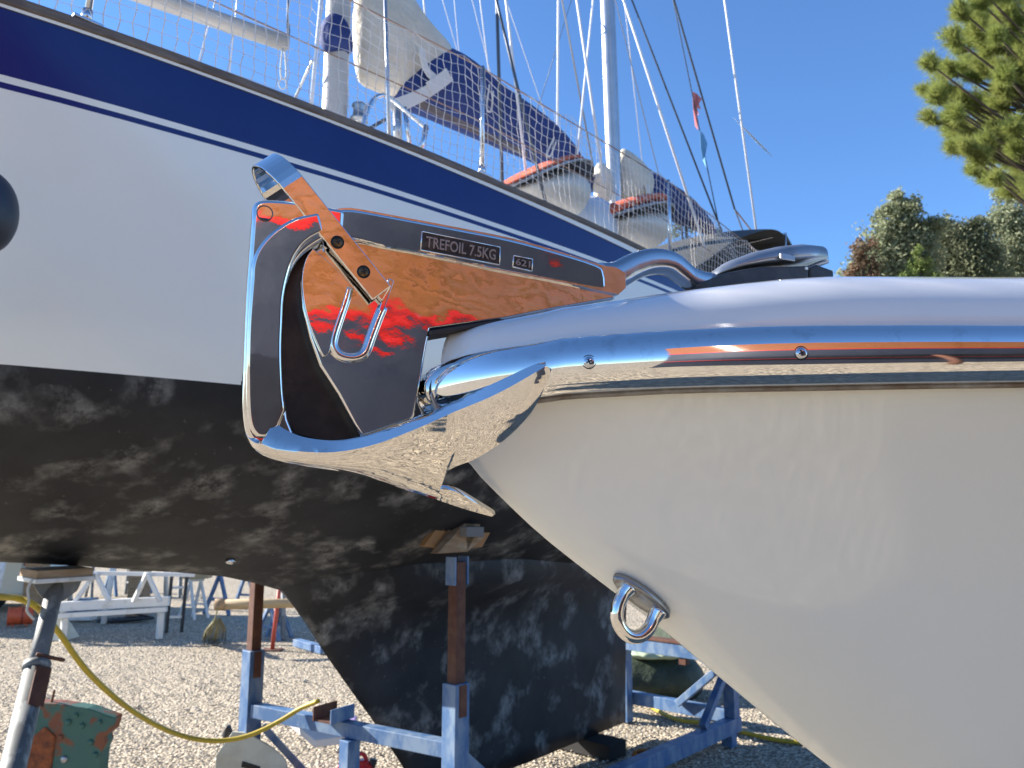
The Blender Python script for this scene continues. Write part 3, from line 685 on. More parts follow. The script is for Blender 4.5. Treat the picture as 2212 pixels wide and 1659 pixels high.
# covered dinghies on the side deck
def dinghy(w, label, hull, band, strake, cov):
    base = on_w(hull[2][0], hull[2][2], w); base.z = ZS(sw(base)[0])
    t = thing('covered_dinghy', label, 'dinghy', base, 'orange covered dinghies on the side deck')
    loft_px('dinghy_hull', hull, w, 0.30, MT['cream_hull'], t)
    loft_px('dinghy_tube', band, w, 0.33, MT['grey_tube'], t)
    loft_px('rubbing_strake', strake, w, 0.335, MT['black_steel'], t)
    loft_px('canvas_cover', cov, w, 0.30, MT['orange_cloth'], t, rough=0.05)
dinghy(WC - 0.75, 'dinghy under a faded orange cover below the long blue boom cover',
    [(1105, 408, 416, 0.3), (1130, 390, 440, 0.8), (1165, 376, 458, 1.0), (1195, 372, 470, 1.0), (1225, 384, 475, 0.85), (1245, 405, 470, 0.3)],
    [(1092, 402, 412, 0.25), (1112, 388, 404, 0.6), (1140, 374, 392, 0.9), (1175, 362, 380, 1.0), (1205, 362, 378, 1.0), (1235, 376, 392, 0.7), (1252, 396, 406, 0.25)],
    [(1094, 411, 414, 0.25), (1112, 402, 406, 0.6), (1140, 390, 394, 0.9), (1175, 378, 382, 1.0), (1205, 377, 381, 1.0), (1235, 390, 394, 0.7), (1252, 404, 407, 0.25)],
    [(1086, 398, 404, 0.2), (1108, 383, 396, 0.6), (1145, 362, 382, 0.9), (1178, 347, 372, 1.0), (1205, 352, 372, 0.9), (1228, 366, 380, 0.5)])
dinghy(WC - 0.72, 'dinghy under a faded orange cover in front of the bare silver mizzen mast',
    [(1318, 476, 490, 0.3), (1335, 468, 512, 0.8), (1365, 460, 530, 1.0), (1395, 460, 540, 1.0), (1420, 475, 535, 0.4)],
    [(1306, 464, 476, 0.25), (1325, 457, 473, 0.7), (1352, 449, 466, 1.0), (1385, 448, 464, 1.0), (1412, 456, 470, 0.7), (1428, 470, 480, 0.25)],
    [(1306, 474, 477, 0.25), (1325, 471, 475, 0.7), (1352, 464, 468, 1.0), (1385, 462, 466, 1.0), (1412, 468, 472, 0.7), (1428, 478, 481, 0.25)],
    [(1301, 450, 474, 0.2), (1316, 440, 466, 0.6), (1345, 430, 456, 0.95), (1370, 424, 452, 1.0), (1395, 434, 454, 0.9), (1412, 448, 460, 0.4)])

# tattered flags on the halyard
def flags():
    hal = wire((1553, 486), (1454, 0), 0.006, MT['wire_dark'], WC - 0.35, WC - 0.35, name='flag_halyard')
    o = on_w(1497, 200, WC - 0.36)
    for nm, pts, m, lab in (('signal_flag', [(1496, 198), (1505, 202), (1516, 214), (1510, 224), (1514, 236), (1506, 232), (1509, 248), (1502, 240), (1504, 262), (1508, 280), (1502, 272), (1498, 236)], MT['flag_red'], 'tattered faded red flag high on the stern halyard of the yacht'),
                            ('signal_flag', [(1512, 282), (1520, 290), (1528, 310), (1526, 322), (1520, 326), (1522, 345), (1526, 362), (1519, 346), (1514, 318)], MT['flag_blue'], 'tattered pale blue flag hanging below a torn red flag')):
        ob = prism(nm, [on_w(x, y, WC - 0.36 + 0.03 * math.sin(i * 1.9)) for i, (x, y) in enumerate(pts)], SN * 0.004, m, None, bevel=0)
        tag(ob, lab, 'flag')
flags()

# ================================================================== cradle under the yacht
def cradle():
    FS, FWd = sw(on_w(548, 1405, 5.0))[0], 5.0
    NS, NWd = sw(on_w(985, 1480, 3.3))[0], 3.3
    print('cradle', FS, NS)
    t = thing('boat_cradle', 'chipped blue steel cradle with rusty posts holding up the yacht keel', 'cradle', S(4.6, WC, 0))
    V = Vector((0, 0, 1)); z1 = 1.0
    def post(s, w, ztop, zt2, hw=0.055):
        p = bar_o('post', S(s, w, 0.0), S(s, w, ztop), hw, hw, MT['blue_steel'], t, side=SU)
        r = bar_o('extension_tube', S(s, w, ztop - 0.25), S(s, w, zt2), 0.036, 0.036, MT['rust'], t, side=SU)
        v, f = box(S(s, w - hw - 0.004, ztop - 0.09), SU * 0.026, SN * 0.004, V * 0.085); mk('rust_plate', v, f, MT['rust'], p)
        return p
    post(FS, FWd, 1.05, 1.62); post(NS, NWd, 1.03, 1.70)
    zr = 0.668
    bar_o('front_beam', S(FS, FWd - 0.055, zr), S(NS, NWd + 0.055, zr), 0.04, 0.043, MT['blue_steel'], t)
    # channel cups on the front beam
    mid = S((FS + NS) / 2 - 0.03, (FWd + NWd) / 2, zr)
    d = (S(NS, NWd, zr) - S(FS, FWd, zr)).normalized(); q = d.cross(V).normalized()
    for sgn, m in ((-1, MT['rust']), (1, MT['blue_steel'])):
        c = mid + d * (0.075 * sgn - 0.05) + V * 0.088; v, f = box(c, d * 0.006, q * 0.10, V * 0.042); mk('keel_guide', v, f, m, t, bevel=0.003)
    v, f = box(mid - d * 0.05 + V * 0.051, d * 0.069, q * 0.09, V * 0.006); mk('guide_floor', v, f, MT['rust'], t)
    bar_o('leg', S((FS + NS) / 2 - 0.02, (FWd + NWd) / 2 - 0.10, 0), S((FS + NS) / 2 - 0.02, (FWd + NWd) / 2 - 0.10, zr - 0.045), 0.045, 0.045, MT['blue_steel'], t)
    bar_o('brace', S(NS + 0.06, NWd, 0.62), S(NS + 0.62, NWd, 0.16), 0.03, 0.03, MT['blue_steel'], t)
    bar_o('brace', S(FS + 0.05, FWd - 0.08, 0.56), S(FS + 0.45, FWd - 0.30, 0.05), 0.022, 0.022, MT['blue_steel'], t)
    AS = 6.5
    bar_o('side_beam', S(NS + 0.06, NWd, 0.16), S(AS + 0.1, NWd, 0.16), 0.05, 0.06, MT['blue_steel'], t)
    bar_o('side_beam', S(4.6, FWd, 0.16), S(AS + 0.1, FWd, 0.16), 0.05, 0.06, MT['blue_steel'], t)
    for w, zt in ((NWd, 0.66), (4.40, 0.66), (FWd, 0.66)):
        bar_o('aft_post', S(AS + 0.02, w, 0.222 if w != 4.40 else 0.0), S(AS + 0.02, w, zt), 0.05, 0.05, MT['blue_steel'], t)
    bar_o('foot', S(AS - 0.05, NWd, 0.0), S(AS - 0.05, NWd, 0.098), 0.05, 0.05, MT['blue_steel'], t)
    bar_o('aft_beam', S(AS + 0.02, NWd - 0.05, 0.725), S(AS + 0.02, FWd, 0.725), 0.05, 0.06, MT['blue_steel'], t)
    bar_o('aft_beam', S(AS + 0.13, NWd, 0.20), S(AS + 0.13, FWd, 0.20), 0.045, 0.055, MT['blue_steel'], t)
    bar_o('brace', S(AS - 0.5, NWd, 0.24), S(AS - 0.06, NWd, 0.62), 0.03, 0.03, MT['blue_steel'], t)
    bar_o('brace', S(AS + 0.05, NWd + 0.55, 0.24), S(AS + 0.04, NWd + 0.1, 0.62), 0.03, 0.03, MT['blue_steel'], t)
    bar_o('extension_tube', S(AS + 0.02, 3.75, 0.6), S(AS + 0.02, 3.75, 1.55), 0.036, 0.036, MT['rust'], t)
    bar_o('top_plank', S(AS + 0.02, 3.62, 0.795), S(AS + 0.02, 4.5, 0.795), 0.06, 0.012, MT['rust'], t)
    # pad head on the near post
    h = S(NS, NWd, 1.70); tl = (V * 0.8 + SN * (-0.6)).normalized(); x = SU; y = x.cross(tl).normalized()
    for k in (-1, 1):
        v, f = box(h + x * 0.05 * k - V * 0.05, x * 0.006, SN * 0.04, V * 0.08); mk('head_cheek', v, f, MT['blue_steel'], t, bevel=0.002)
    return NS, NWd, h, tl, x, y
NS, NWd, PH, TL, PX, PY = cradle()
def pad_px(name, pts, w, th, m, label, cat='wood block'):
    o = prism(name, [on_w(x, y, w) for x, y in pts], SN * th, m, None, bevel=0.004); return tag(o, label, cat)
pad_px('plywood_pad', [(916, 1180), (955, 1125), (1052, 1120), (1060, 1150), (1042, 1182), (980, 1188)], 3.33, 0.05, MT['ply_orange'], 'orange plywood pad wedged between the cradle post and the black hull', 'plywood')
pad_px('timber_block', [(944, 1196), (985, 1152), (1008, 1128), (1030, 1128), (1062, 1082), (1028, 1086), (1006, 1118), (1046, 1150), (1045, 1162), (1010, 1192)], 3.26, 0.06, MT['wood'], 'weathered timber wedge on top of the round rusty post under the hull')
pad_px('timber_block', [(1008, 1138), (1046, 1138), (1046, 1160), (1008, 1160)], 3.2, 0.06, mat('grey_block', (0.16, 0.15, 0.14), 0.7), 'small square grey block beside the timber wedge under the hull')
# keel blocks
for s, l in ((5.55, 'dark timber block under the aft end of the black keel'), (3.9, 'dark timber block under the forward end of the black keel')):
    v, f = box(S(s, WC, 0.055), SU * 0.12, SN * 0.32, Vector((0, 0, 0.062))); tag(mk('keel_block', v, f, mat('tarry_timber', (0.02, 0.018, 0.016), 0.8), None, bevel=0.006), l, 'wood block')

# ================================================================== jack stand, left
def jack_stand():
    top = on_w(122, 1258, WC - 0.10); t_ = on_w(28, 1659, WC - 0.55); d = (t_ - top); 
    foot = top + d * ((0 - top.z) / d.z); foot.z = 0
    t = thing('jack_stand', 'grey paint-spattered jack stand leaning under the forefoot of the yacht', 'jack stand', foot)
    dn = (foot - top).normalized()
    a = on_w(80, 1372, WC - 0.25)
    L = (foot - top).length; P = lambda k: top + dn * k
    rod('lower_tube', [P(0.42), foot], 0.047, MT['galv'], t, 16)
    rod('upper_tube', [P(0.02), P(0.52)], 0.037, MT['galv'], t, 16)
    rod('collar', [P(0.40), P(0.43)], 0.054, MT['galv'], t, 16)
    side = dn.cross(SN).normalized()
    c = P(0.49); v, f = box(c + (SN * -0.045) - side * -0.01, dn * 0.085, side * 0.032, SN * 0.02); mk('clamp_block', v, f, MT['rust'], t, bevel=0.004)
    c = P(0.36); rod('locking_handle', cr([c - side * 0.03 - SN * 0.05, c + side * 0.08 - SN * 0.05, c + side * 0.095 + SN * 0.02], 10), 0.008, MT['rust'], t)
    for k in range(3):
        a = 2 * math.pi * k / 3 + 0.4; e = foot + Vector((math.cos(a) * 0.3, math.sin(a) * 0.3, 0.012))
        bar_o('foot_leg', foot + Vector((0, 0, 0.25)) - dn * 0.0, e, 0.016, 0.02, MT['galv'], t)
    # gusset head and plate
    hx = SU; zz = top.z
    g = [on_w(x, y, WC - 0.14) for x, y in ((66, 1250), (178, 1252), (168, 1275), (150, 1290), (120, 1308), (104, 1306), (84, 1282))]
    prism('head_gusset', g, SN * 0.012, MT['galv'], t, bevel=0.002)
    q = on_w(122, 1249, WC - 0.10); v, f = box(q, SU * 0.125, SN * 0.13, Vector((0, 0, 0.010))); mk('head_plate', v, f, MT['white_steel'], t, bevel=0.003)
    o = box(on_w(122, 1238, WC - 0.10), SU * 0.118, SN * 0.12, Vector((0, 0, 0.024))); tag(mk('wood_block', *o, MT['wood'], None, bevel=0.004), 'scuffed wooden block between the jack stand plate and the yacht', 'wood block')
    rod('lanyard', cr([on_w(x, y, WC - 0.25) for x, y in ((72, 1250), (64, 1262), (60, 1275), (62, 1300), (58, 1318), (66, 1330), (74, 1338))], 24), 0.006, MT['rope_pale'], t, 6)
jack_stand()
# yellow hose hanging between jack stand and cradle
def hose():
    pts = [(-40, 1286, 3.9), (0, 1289, 4.0), (40, 1293, 4.1), (75, 1308, 4.05), (95, 1328, 4.2), (130, 1370, 4.3), (180, 1440, 4.45), (240, 1500, 4.6), (300, 1545, 4.75), (360, 1577, 4.85), (420, 1596, 4.85), (480, 1600, 4.8), (540, 1588, 4.7), (600, 1560, 4.6), (650, 1530, 4.5), (688, 1514, 4.36)]
    P = cr([on_w(x, y, w - 0.05) for x, y, w in pts], 90)
    o = rod('yellow_hose', P, 0.0145, MT['hose'], None, 12); tag(o, 'yellow hose slung between the jack stand and the blue cradle beam', 'hose')
    P = cr([at_z(x, y, 0.02) for x, y in ((1395, 1520), (1430, 1540), (1470, 1556), (1520, 1562), (1575, 1574), (1630, 1588), (1690, 1600), (1760, 1604), (1900, 1600))], 60)
    o = rod('yellow_hose', P, 0.02, MT['hose'], None, 10); tag(o, 'yellow hose lying on the shaded gravel behind the cradle', 'hose')
hose()
# rusty green steel slab, bottom left
def slab():
    y = 4.35
    pts = [(20, 1700), (24, 1640), (40, 1590), (48, 1540), (62, 1548), (75, 1518), (122, 1520), (190, 1530), (248, 1551), (240, 1580), (226, 1590), (228, 1604), (220, 1622), (216, 1660), (216, 1800), (20, 1800)]
    P = [at_y(x, yy, y) for x, yy in pts]
    base = at_y(130, 1800, y)
    t = thing('steel_slab', 'broken steel slab with flaking green paint and orange rust', 'steel slab', (base.x, y, 0))
    for p in P:
        if p.z < 0.12: p.z = 0.0
    prism('painted_plate', P, Vector((0.0, 0.09, 0)), MT['green_rust'], t, bevel=0.006)
    Q = [at_y(x, yy, y - 0.012) for x, yy in ((18, 1720), (24, 1640), (42, 1592), (60, 1600), (95, 1570), (118, 1590), (112, 1640), (104, 1700))]
    prism('scale_edge', Q, Vector((0, 0.02, 0)), MT['rust_orange'], t, bevel=0.008)
    for x, yy, r in ((148, 1560, 0.017), (178, 1568, 0.016), (196, 1604, 0.017), (206, 1630, 0.015), (132, 1592, 0.014), (139, 1640, 0.02), (216, 1560, 0.013), (165, 1545, 0.013)):
        c = at_y(x, yy, y); 
        rings = [[c + Vector((rr * math.cos(a), dy, rr * math.sin(a))) for a in np.linspace(0, 6.283, 12, endpoint=False)] for rr, dy in ((r, 0.002), (r, -0.004), (r * 0.75, -0.010), (r * 0.3, -0.012))]
        v, f = loft(rings); mk('rivet', v, f, MT['green_rust'] if x != 139 else MT['steel_worn'], t, smooth=True)
    bar_o('steel_pin', at_y(110, 1522, y + 0.03), at_y(118, 1490, y + 0.03), 0.006, 0.006, MT['rust'], t)
slab()
# white cut panel
def panel():
    y = 5.32
    P = [at_y(x, yy, y) for x, yy in ((452, 1720), (456, 1640), (488, 1592), (520, 1594), (580, 1626), (608, 1650), (614, 1668), (606, 1720))]
    t = thing('cut_panel', 'dirty white cut panel with a dark slot leaning below the hose', 'panel', (P[0].x, y, 0))
    for p in P:
        p.z = max(p.z, 0.0); p.y += p.z * 0.22
    P[0].z = P[-1].z = 0.0
    prism('panel_sheet', P, Vector((0, 0.018, 0)), MT['board_white'], t, bevel=0.003)
    Q = [at_y(x, yy, y + 0.075) for x, yy in ((523, 1645), (562, 1656), (563, 1668), (521, 1657))]
    prism('slot', Q, Vector((0, 0.03, 0)), MT['black_hole'], t, bevel=0)
    c = at_y(492, 1588, y + 0.18); 
    rings = [[c + Vector((0.035 * math.cos(a) * k, 0.03 * math.sin(a), h)) for a in np.linspace(0, 6.283, 10, endpoint=False)] for k, h in ((0.7, -0.06), (1, -0.03), (1, 0.02), (0.5, 0.05), (0.45, 0.06))]
    v, f = loft(rings); mk('knob', v, f, MT['black_steel'], t, smooth=True)
panel()
# folding work table with a pale tray, red frame
def work_table():
    y = 5.3
    P = [at_y(x, yy, y) for x, yy in ((607, 1538), (648, 1536), (735, 1574), (740, 1600), (688, 1606), (670, 1600))]
    for i, dy in enumerate((0.25, 0.3, 0.1, -0.1, -0.15, -0.1)): P[i] = at_y((607, 648, 735, 740, 690, 670)[i], (1538, 1536, 1574, 1598, 1608, 1600)[i], y + dy)
    c = sum(P, Vector()) / 6; t = thing('tilting_work_table', 'pale tilted tray on a red folding frame below the blue beam', 'work table', (c.x, c.y, 0))
    v = [at_y(608, 1540, y + .45), at_y(748, 1574, y + .35), at_y(738, 1591, y - .02), at_y(680, 1599, y - .02)]
    prism('tray', v, Vector((0.0, 0.01, -0.05)), MT['tray_white'], t, bevel=0.006)
    cx = c.x
    bar_o('leg', (cx - 0.15, y + 0.1, 0.3), (cx + 0.22, y, 0.01), 0.014, 0.014, MT['red_steel'], t)
    bar_o('leg', (cx + 0.2, y + 0.1, 0.3), (cx - 0.12, y, 0.01), 0.014, 0.014, MT['red_steel'], t)
    bar_o('rail', (cx - 0.45, y - 0.05, 0.22), (cx + 0.1, y - 0.05, 0.2), 0.014, 0.016, MT['red_steel'], t)
    v, f = box((cx - 0.2, y - 0.1, 0.06), (0.12, 0, 0), (0, 0.08, 0), (0, 0, 0.05)); mk('motor_housing', v, f, MT['black_steel'], t, bevel=0.02)
    v, f = box((cx - 0.28, y - 0.02, 0.2), (0.05, 0, 0), (0, 0.05, 0), (0, 0, 0.05)); mk('switch_box', v, f, MT['black_steel'], t, bevel=0.01)
work_table()
def jerry():
    c = at_y(768, 1660, 5.45); b = Vector((c.x, 5.45, 0)); t = thing('jerry_can', 'red plastic fuel can standing behind the blue cradle leg', 'fuel can', b)
    rings = []
    for z, k in ((0, 0.9), (0.03, 1), (0.2, 1.02), (0.27, 0.95), (0.33, 0.75), (0.355, 0.5)):
        rings.append([b + Vector((0.15 * k * math.copysign(abs(math.cos(a)) ** 0.6, math.cos(a)), 0.09 * k * math.copysign(abs(math.sin(a)) ** 0.6, math.sin(a)), z)) for a in np.linspace(0, 6.283, 20, endpoint=False)])
    v, f = loft(rings); mk('can_body', v, f, MT['red_plastic'], t, smooth=True)
    rod('handle', cr([b + Vector((-0.08, 0, 0.32)), b + Vector((-0.06, 0, 0.39)), b + Vector((0.05, 0, 0.39)), b + Vector((0.08, 0, 0.32))], 14), 0.014, MT['red_plastic'], t)
    rod('cap', [b + Vector((0.1, 0, 0.3)), b + Vector((0.12, 0, 0.36))], 0.025, MT['black_steel'], t)
jerry()
def crate_lilac():
    c = at_z(735, 1560, 0.3); c = at_y(738, 1535, 6.3); v, f = box((c.x + 0.06, 6.3, 0.2), (0.06, 0.01, 0), (-0.02, 0.12, 0), (0, 0, 0.2))
    tag(mk('plastic_tub', v, f, mat('lilac_plastic', (0.36, 0.26, 0.50), 0.5), None, bevel=0.02), 'pale lilac plastic tub standing behind the yacht keel', 'tub')
crate_lilac()
# stacked coloured rings (rope coil) under the side beam
def coil():
    c = at_z(1392, 1650, 0.0)
    t = thing('rope_coil', 'flat coil of orange and green rope under the blue side beam', 'rope', c)
    for k, m in enumerate((mat('green_rope', (0.02, 0.12, 0.08), 0.7), mat('blue_rope', (0.02, 0.05, 0.2), 0.7), mat('orange_rope', (0.45, 0.13, 0.02), 0.7), mat('orange_rope_light', (0.5, 0.18, 0.03), 0.7))):
        r = 0.10 - 0.008 * k; z = 0.014 + 0.022 * k
        rod('rope_turn', [c + Vector((r * math.cos(a), r * math.sin(a), z)) for a in np.linspace(0, 6.283, 28)], 0.013, m, t, 6)
coil()

# ================================================================== yard behind
def sawhorse(cx, cy, L, H, m, rz=0.0, legw=0.02, spread=0.28, name='sawhorse', label='', group=None):
    b = Vector((cx, cy, 0)); t = thing(name, label, 'trestle', b, group); X = Vector((math.cos(rz), math.sin(rz), 0)); Y = Vector((-math.sin(rz), math.cos(rz), 0)); Z = Vector((0, 0, 1))
    bar_o('top_rail', b - X * L / 2 + Z * H, b + X * L / 2 + Z * H, 0.03, 0.03, m, t)
    for e in (-1, 1):
        for k in (-1, 1): bar_o('leg', b + X * e * (L / 2 - 0.06) + Z * (H - 0.03), b + X * e * (L / 2 - 0.02) + Y * k * spread, legw, legw, m, t)
        bar_o('cross_tie', b + X * e * (L / 2 - 0.04) - Y * spread * 0.62 + Z * H * 0.36, b + X * e * (L / 2 - 0.04) + Y * spread * 0.62 + Z * H * 0.36, legw * 0.7, legw * 0.7, m, t)
    return t
def gpos(px, py): return at_z(px, py, 0)
# pale sawhorse carrying a beam
p = gpos(418, 1336)
sawhorse(p.x, p.y, 0.34, 0.70, MT['white_steel'], R(60), 0.022, 0.22, label='pale sawhorse with a square timber baulk on top, beyond the yacht')
v, f = box((p.x + 0.02, p.y, 0.70 + 0.09), Vector((0.24, 0.02, 0)), Vector((-0.02, 0.16, 0)), Vector((0, 0, 0.058))); tag(mk('timber_baulk', v, f, MT['log'], None, bevel=0.006), 'square timber baulk resting on the pale sawhorse', 'timber')
# white steel frame with two A frames
def aframe():
    a = gpos(115, 1372); y = 12.3
    A0 = at_y(100, 1312, y); A1 = at_y(366, 1298, y + 0.3)
    t = thing('steel_trestle_frame', 'long white steel frame with two upright triangles on its rail', 'steel frame', (A0.x, y, 0))
    bar_o('rail', A0, A1, 0.06, 0.07, MT['white_steel'], t); bar_o('rail_flange', A0 + Vector((0, -0.07, -0.13)), A1 + Vector((0, -0.07, -0.12)), 0.05, 0.035, MT['white_steel'], t)
    for (xa, xl, xr) in ((206, 161, 236), (318, 288, 346)):
        ap = at_y(xa, 1238, y + 0.1)
        l = at_y(xl, 1304, y + 0.1); r = at_y(xr, 1302, y + 0.1)
        l.z = A0.z + 0.07; r.z = A0.z + 0.07
        bar_o('strut', l, ap, 0.03, 0.03, MT['white_steel'], t); bar_o('strut', r, ap, 0.03, 0.03, MT['white_steel'], t)
    bar_o('top_bar', at_y(204, 1238, y + 0.16), at_y(420, 1242, y + 0.2), 0.03, 0.03, MT['white_steel'], t)
    for x in (204, 228):
        pass
    bar_o('foot', Vector((A0.x + 0.3, y, 0)), Vector((A0.x + 0.3, y, A0.z - 0.18)), 0.04, 0.04, MT['white_steel'], t)
    bar_o('foot', Vector((A1.x - 0.1, y + 0.25, 0)), Vector((A1.x - 0.1, y + 0.25, A1.z - 0.17)), 0.04, 0.04, MT['white_steel'], t)
aframe()
def ladder_post():
    p = gpos(372, 1368); t = thing('ladder_trestle', 'tall black steel trestle with two rungs beside the white frame', 'trestle', p)
    for dx, dy in ((-0.10, 0.0), (0.10, 0.12)): bar_o('upright', p + Vector((dx, dy, 0)), p + Vector((dx + 0.03, dy, 1.0)), 0.022, 0.022, MT['black_steel'], t)
    for z in (0.25, 0.72): bar_o('rung', p + Vector((-0.10, 0, z)), p + Vector((0.11, 0.12, z)), 0.015, 0.02, MT['white_steel'], t)
ladder_post()
def pyramid_stand():
    p = gpos(130, 1380); t = thing('pyramid_stand', 'dirty cream prop stand with a pyramid foot behind the jack stand', 'prop stand', p)
    v = [p + Vector((x, y, 0)) for x, y in ((-0.2, -0.2), (0.2, -0.2), (0.2, 0.2), (-0.2, 0.2))] + [p + Vector((x, y, 0.36)) for x, y in ((-0.035, -0.035), (0.035, -0.035), (0.035, 0.035), (-0.035, 0.035))]
    mk('base', v, [(0, 1, 2, 3), (0, 1, 5, 4), (1, 2, 6, 5), (2, 3, 7, 6), (3, 0, 4, 7), (4, 5, 6, 7)], MT['board_white'], t, bevel=0.01)
    bar_o('post', p + Vector((0, 0, 0.362)), p + Vector((0.02, 0, 1.0)), 0.03, 0.03, MT['board_white'], t)
pyramid_stand()
def fan():
    p = gpos(42, 1352); t = thing('portable_fan', 'orange drum fan standing on the gravel beside the cream van', 'fan', p)
    X = Vector((0.86, 0.5, 0)).normalized(); c = p + Vector((0, 0, 0.17)); Y = Vector((-X.y, X.x, 0)); Z = Vector((0, 0, 1))
    def ring(d, r): return [c + X * d + (Y * math.cos(a) + Z * math.sin(a)) * r for a in np.linspace(0, 6.283, 24, endpoint=False)]
    v, f = loft([ring(-0.17, 0.145), ring(-0.19, 0.155), ring(-0.17, 0.16), ring(-0.13, 0.15), ring(-0.02, 0.15), ring(0.0, 0.155), ring(0.02, 0.15), ring(0.15, 0.15), ring(0.17, 0.16), ring(0.19, 0.155), ring(0.17, 0.145)], cap=False)
    mk('casing', v, f, MT['fan_orange'], t, smooth=True)
    v, f = loft([ring(-0.12, 0.146), ring(-0.121, 0.001)], cap=False); mk('dark_interior', v, f, MT['black_hole'], t)
    for k in range(5):
        a = k * 1.2566; bl = Y * math.cos(a) + Z * math.sin(a); tn = Y * -math.sin(a) + Z * math.cos(a)
        v, f = box(c - X * 0.14 + bl * 0.075, bl * 0.055, tn * 0.03 + X * 0.012, X * 0.002); mk('blade', v, f, mat('grey_blade', (0.10, 0.10, 0.13), 0.5), t)
    rod('hub', [c - X * 0.165, c - X * 0.12], 0.025, mat('hub_yellow', (0.35, 0.3, 0.05), 0.5), t)
    for k in range(3):
        rr = 0.05 + 0.045 * k; rod('guard_ring', [c - X * 0.175 + (Y * math.cos(a) + Z * math.sin(a)) * rr for a in np.linspace(0, 6.283, 24)], 0.003, MT['black_steel'], t, 5)
    for d in (-0.1, 0.1):
        for k in (-1, 1): v, f = box(c + X * d + Y * 0.09 * k - Z * 0.145, X * 0.012, Y * 0.02, Z * 0.025); mk('foot', v, f, MT['fan_orange'], t, bevel=0.004)
    rod('power_cord', [c + X * 0.03 + (Y * math.cos(a) + Z * math.sin(a)) * 0.156 for a in np.linspace(0.3, 5.5, 24)], 0.006, MT['hose_dark'], t, 6)
fan()
def van():
    p = gpos(8, 1326); y = p.y + 0.3
    r = at_y(53, 1270, y); x1 = r.x; L = 4.2
    t = thing('parked_van', 'cream van parked at the edge of the yard beyond the yacht', 'van', (x1 - L / 2, y, 0))
    prof = [(0, 0.30), (0.02, 0.62), (0.10, 1.0), (0.22, 1.55), (0.40, 1.98), (2.9, 2.02), (3.4, 1.35), (4.05, 1.05), (4.2, 0.6), (4.15, 0.28)]
    P = [Vector((x1 - a, y, z)) for a, z in prof]
    prism('body', P, Vector((0, 1.7, 0)), MT['van'], t, bevel=0.06, segs=3)
    for a in (0.75, 3.4):
        for dy in (0.02, 1.5):
            c = Vector((x1 - a, y + dy, 0.32)); w_ = rod('wheel', [c, c + Vector((0, 0.18, 0))], 0.32, MT['tyre'], t, 24)
            rod('hub_cap', [c - Vector((0, 0.012, 0)), c + Vector((0, 0.02, 0))], 0.18, MT['alloy'], w_, 20)
    prism('side_window', [Vector((x1 - a, y - 0.006, z)) for a, z in ((2.2, 1.35), (2.2, 1.85), (2.85, 1.85), (3.2, 1.35))], Vector((0, 0.004, 0)), MT['window_dark'], t, bevel=0)
    v, f = box((x1 + 0.02, y + 0.85, 0.42), (0.06, 0, 0), (0, 0.84, 0), (0, 0, 0.10)); mk('rear_bumper', v, f, MT['black_steel'], t, bevel=0.03)
    for dy in (0.1, 1.6):
        v, f = box((x1 - 0.03, y + dy, 1.05), (0.03, 0, 0), (0, 0.07, 0), (0, 0, 0.16)); mk('tail_light', v, f, MT['red_plastic'], t, bevel=0.01)
van()
# round timber on trestles with rope bundle
def timber():
    a = at_y(470, 1306, 11.2); b = at_y(700, 1302, 11.6); d = (b - a).normalized()
    o = rod('round_timber', [a, a + d * 0.8, b, b + d * 2.0], [0.075, 0.066, 0.062, 0.055], MT['log'], None, 14); tag(o, 'pale round timber spar lying across the blue trestle', 'timber')
    rod('spar_end', [a - d * 0.04, a + d * 0.10], 0.082, MT['wood'], o, 12)
    g = gpos(462, 1386); t = thing('frayed_rope_bundle', 'frayed bundle of dry rope hanging to the ground from the spar end', 'rope', g)
    for k in range(46):
        an = random.random() * 6.283; r0 = 0.05 * random.random(); r1 = 0.06 + 0.12 * random.random(); top = Vector((a.x + 0.02, a.y, 0.42)) + Vector((math.cos(an) * r0, math.sin(an) * r0, 0.1 * random.random()))
        bot = g + Vector((math.cos(an) * r1, math.sin(an) * r1, 0.01)); midp = (top + bot) / 2 + Vector((math.cos(an), math.sin(an), 0)) * 0.05
        rod('strand', cr([top, midp, bot], 6), 0.006, MT['straw'], t, 4)
    rod('rope_tie', cr([a + Vector((0.05, -0.08, 0.02)), Vector((a.x + 0.0, a.y - 0.05, a.z - 0.2)), Vector((a.x + 0.02, a.y, 0.45))], 10), 0.01, MT['straw'], t, 6)
    p = gpos(590, 1380); sawhorse(p.x, p.y, 0.4, 0.56, MT['blue_steel'], R(75), 0.026, 0.22, label='blue trestle holding up the round timber spar')
timber()
def red_post():
    p = gpos(588, 1404); t = thing('red_post', 'thin red steel post on a rusty foot plate, behind the cradle', 'post', p)
    v, f = box(p + Vector((0, 0, 0.006)), (0.14, 0, 0), (0, 0.1, 0), (0, 0, 0.006)); mk('foot_plate', v, f, MT['rust'], t)
    rod('tube', [p + Vector((0, 0, 0.01)), at_y(606, 1250, p.y)], 0.03, mat('red_post_paint', (0.42, 0.07, 0.045), 0.55), t, 12)
red_post()
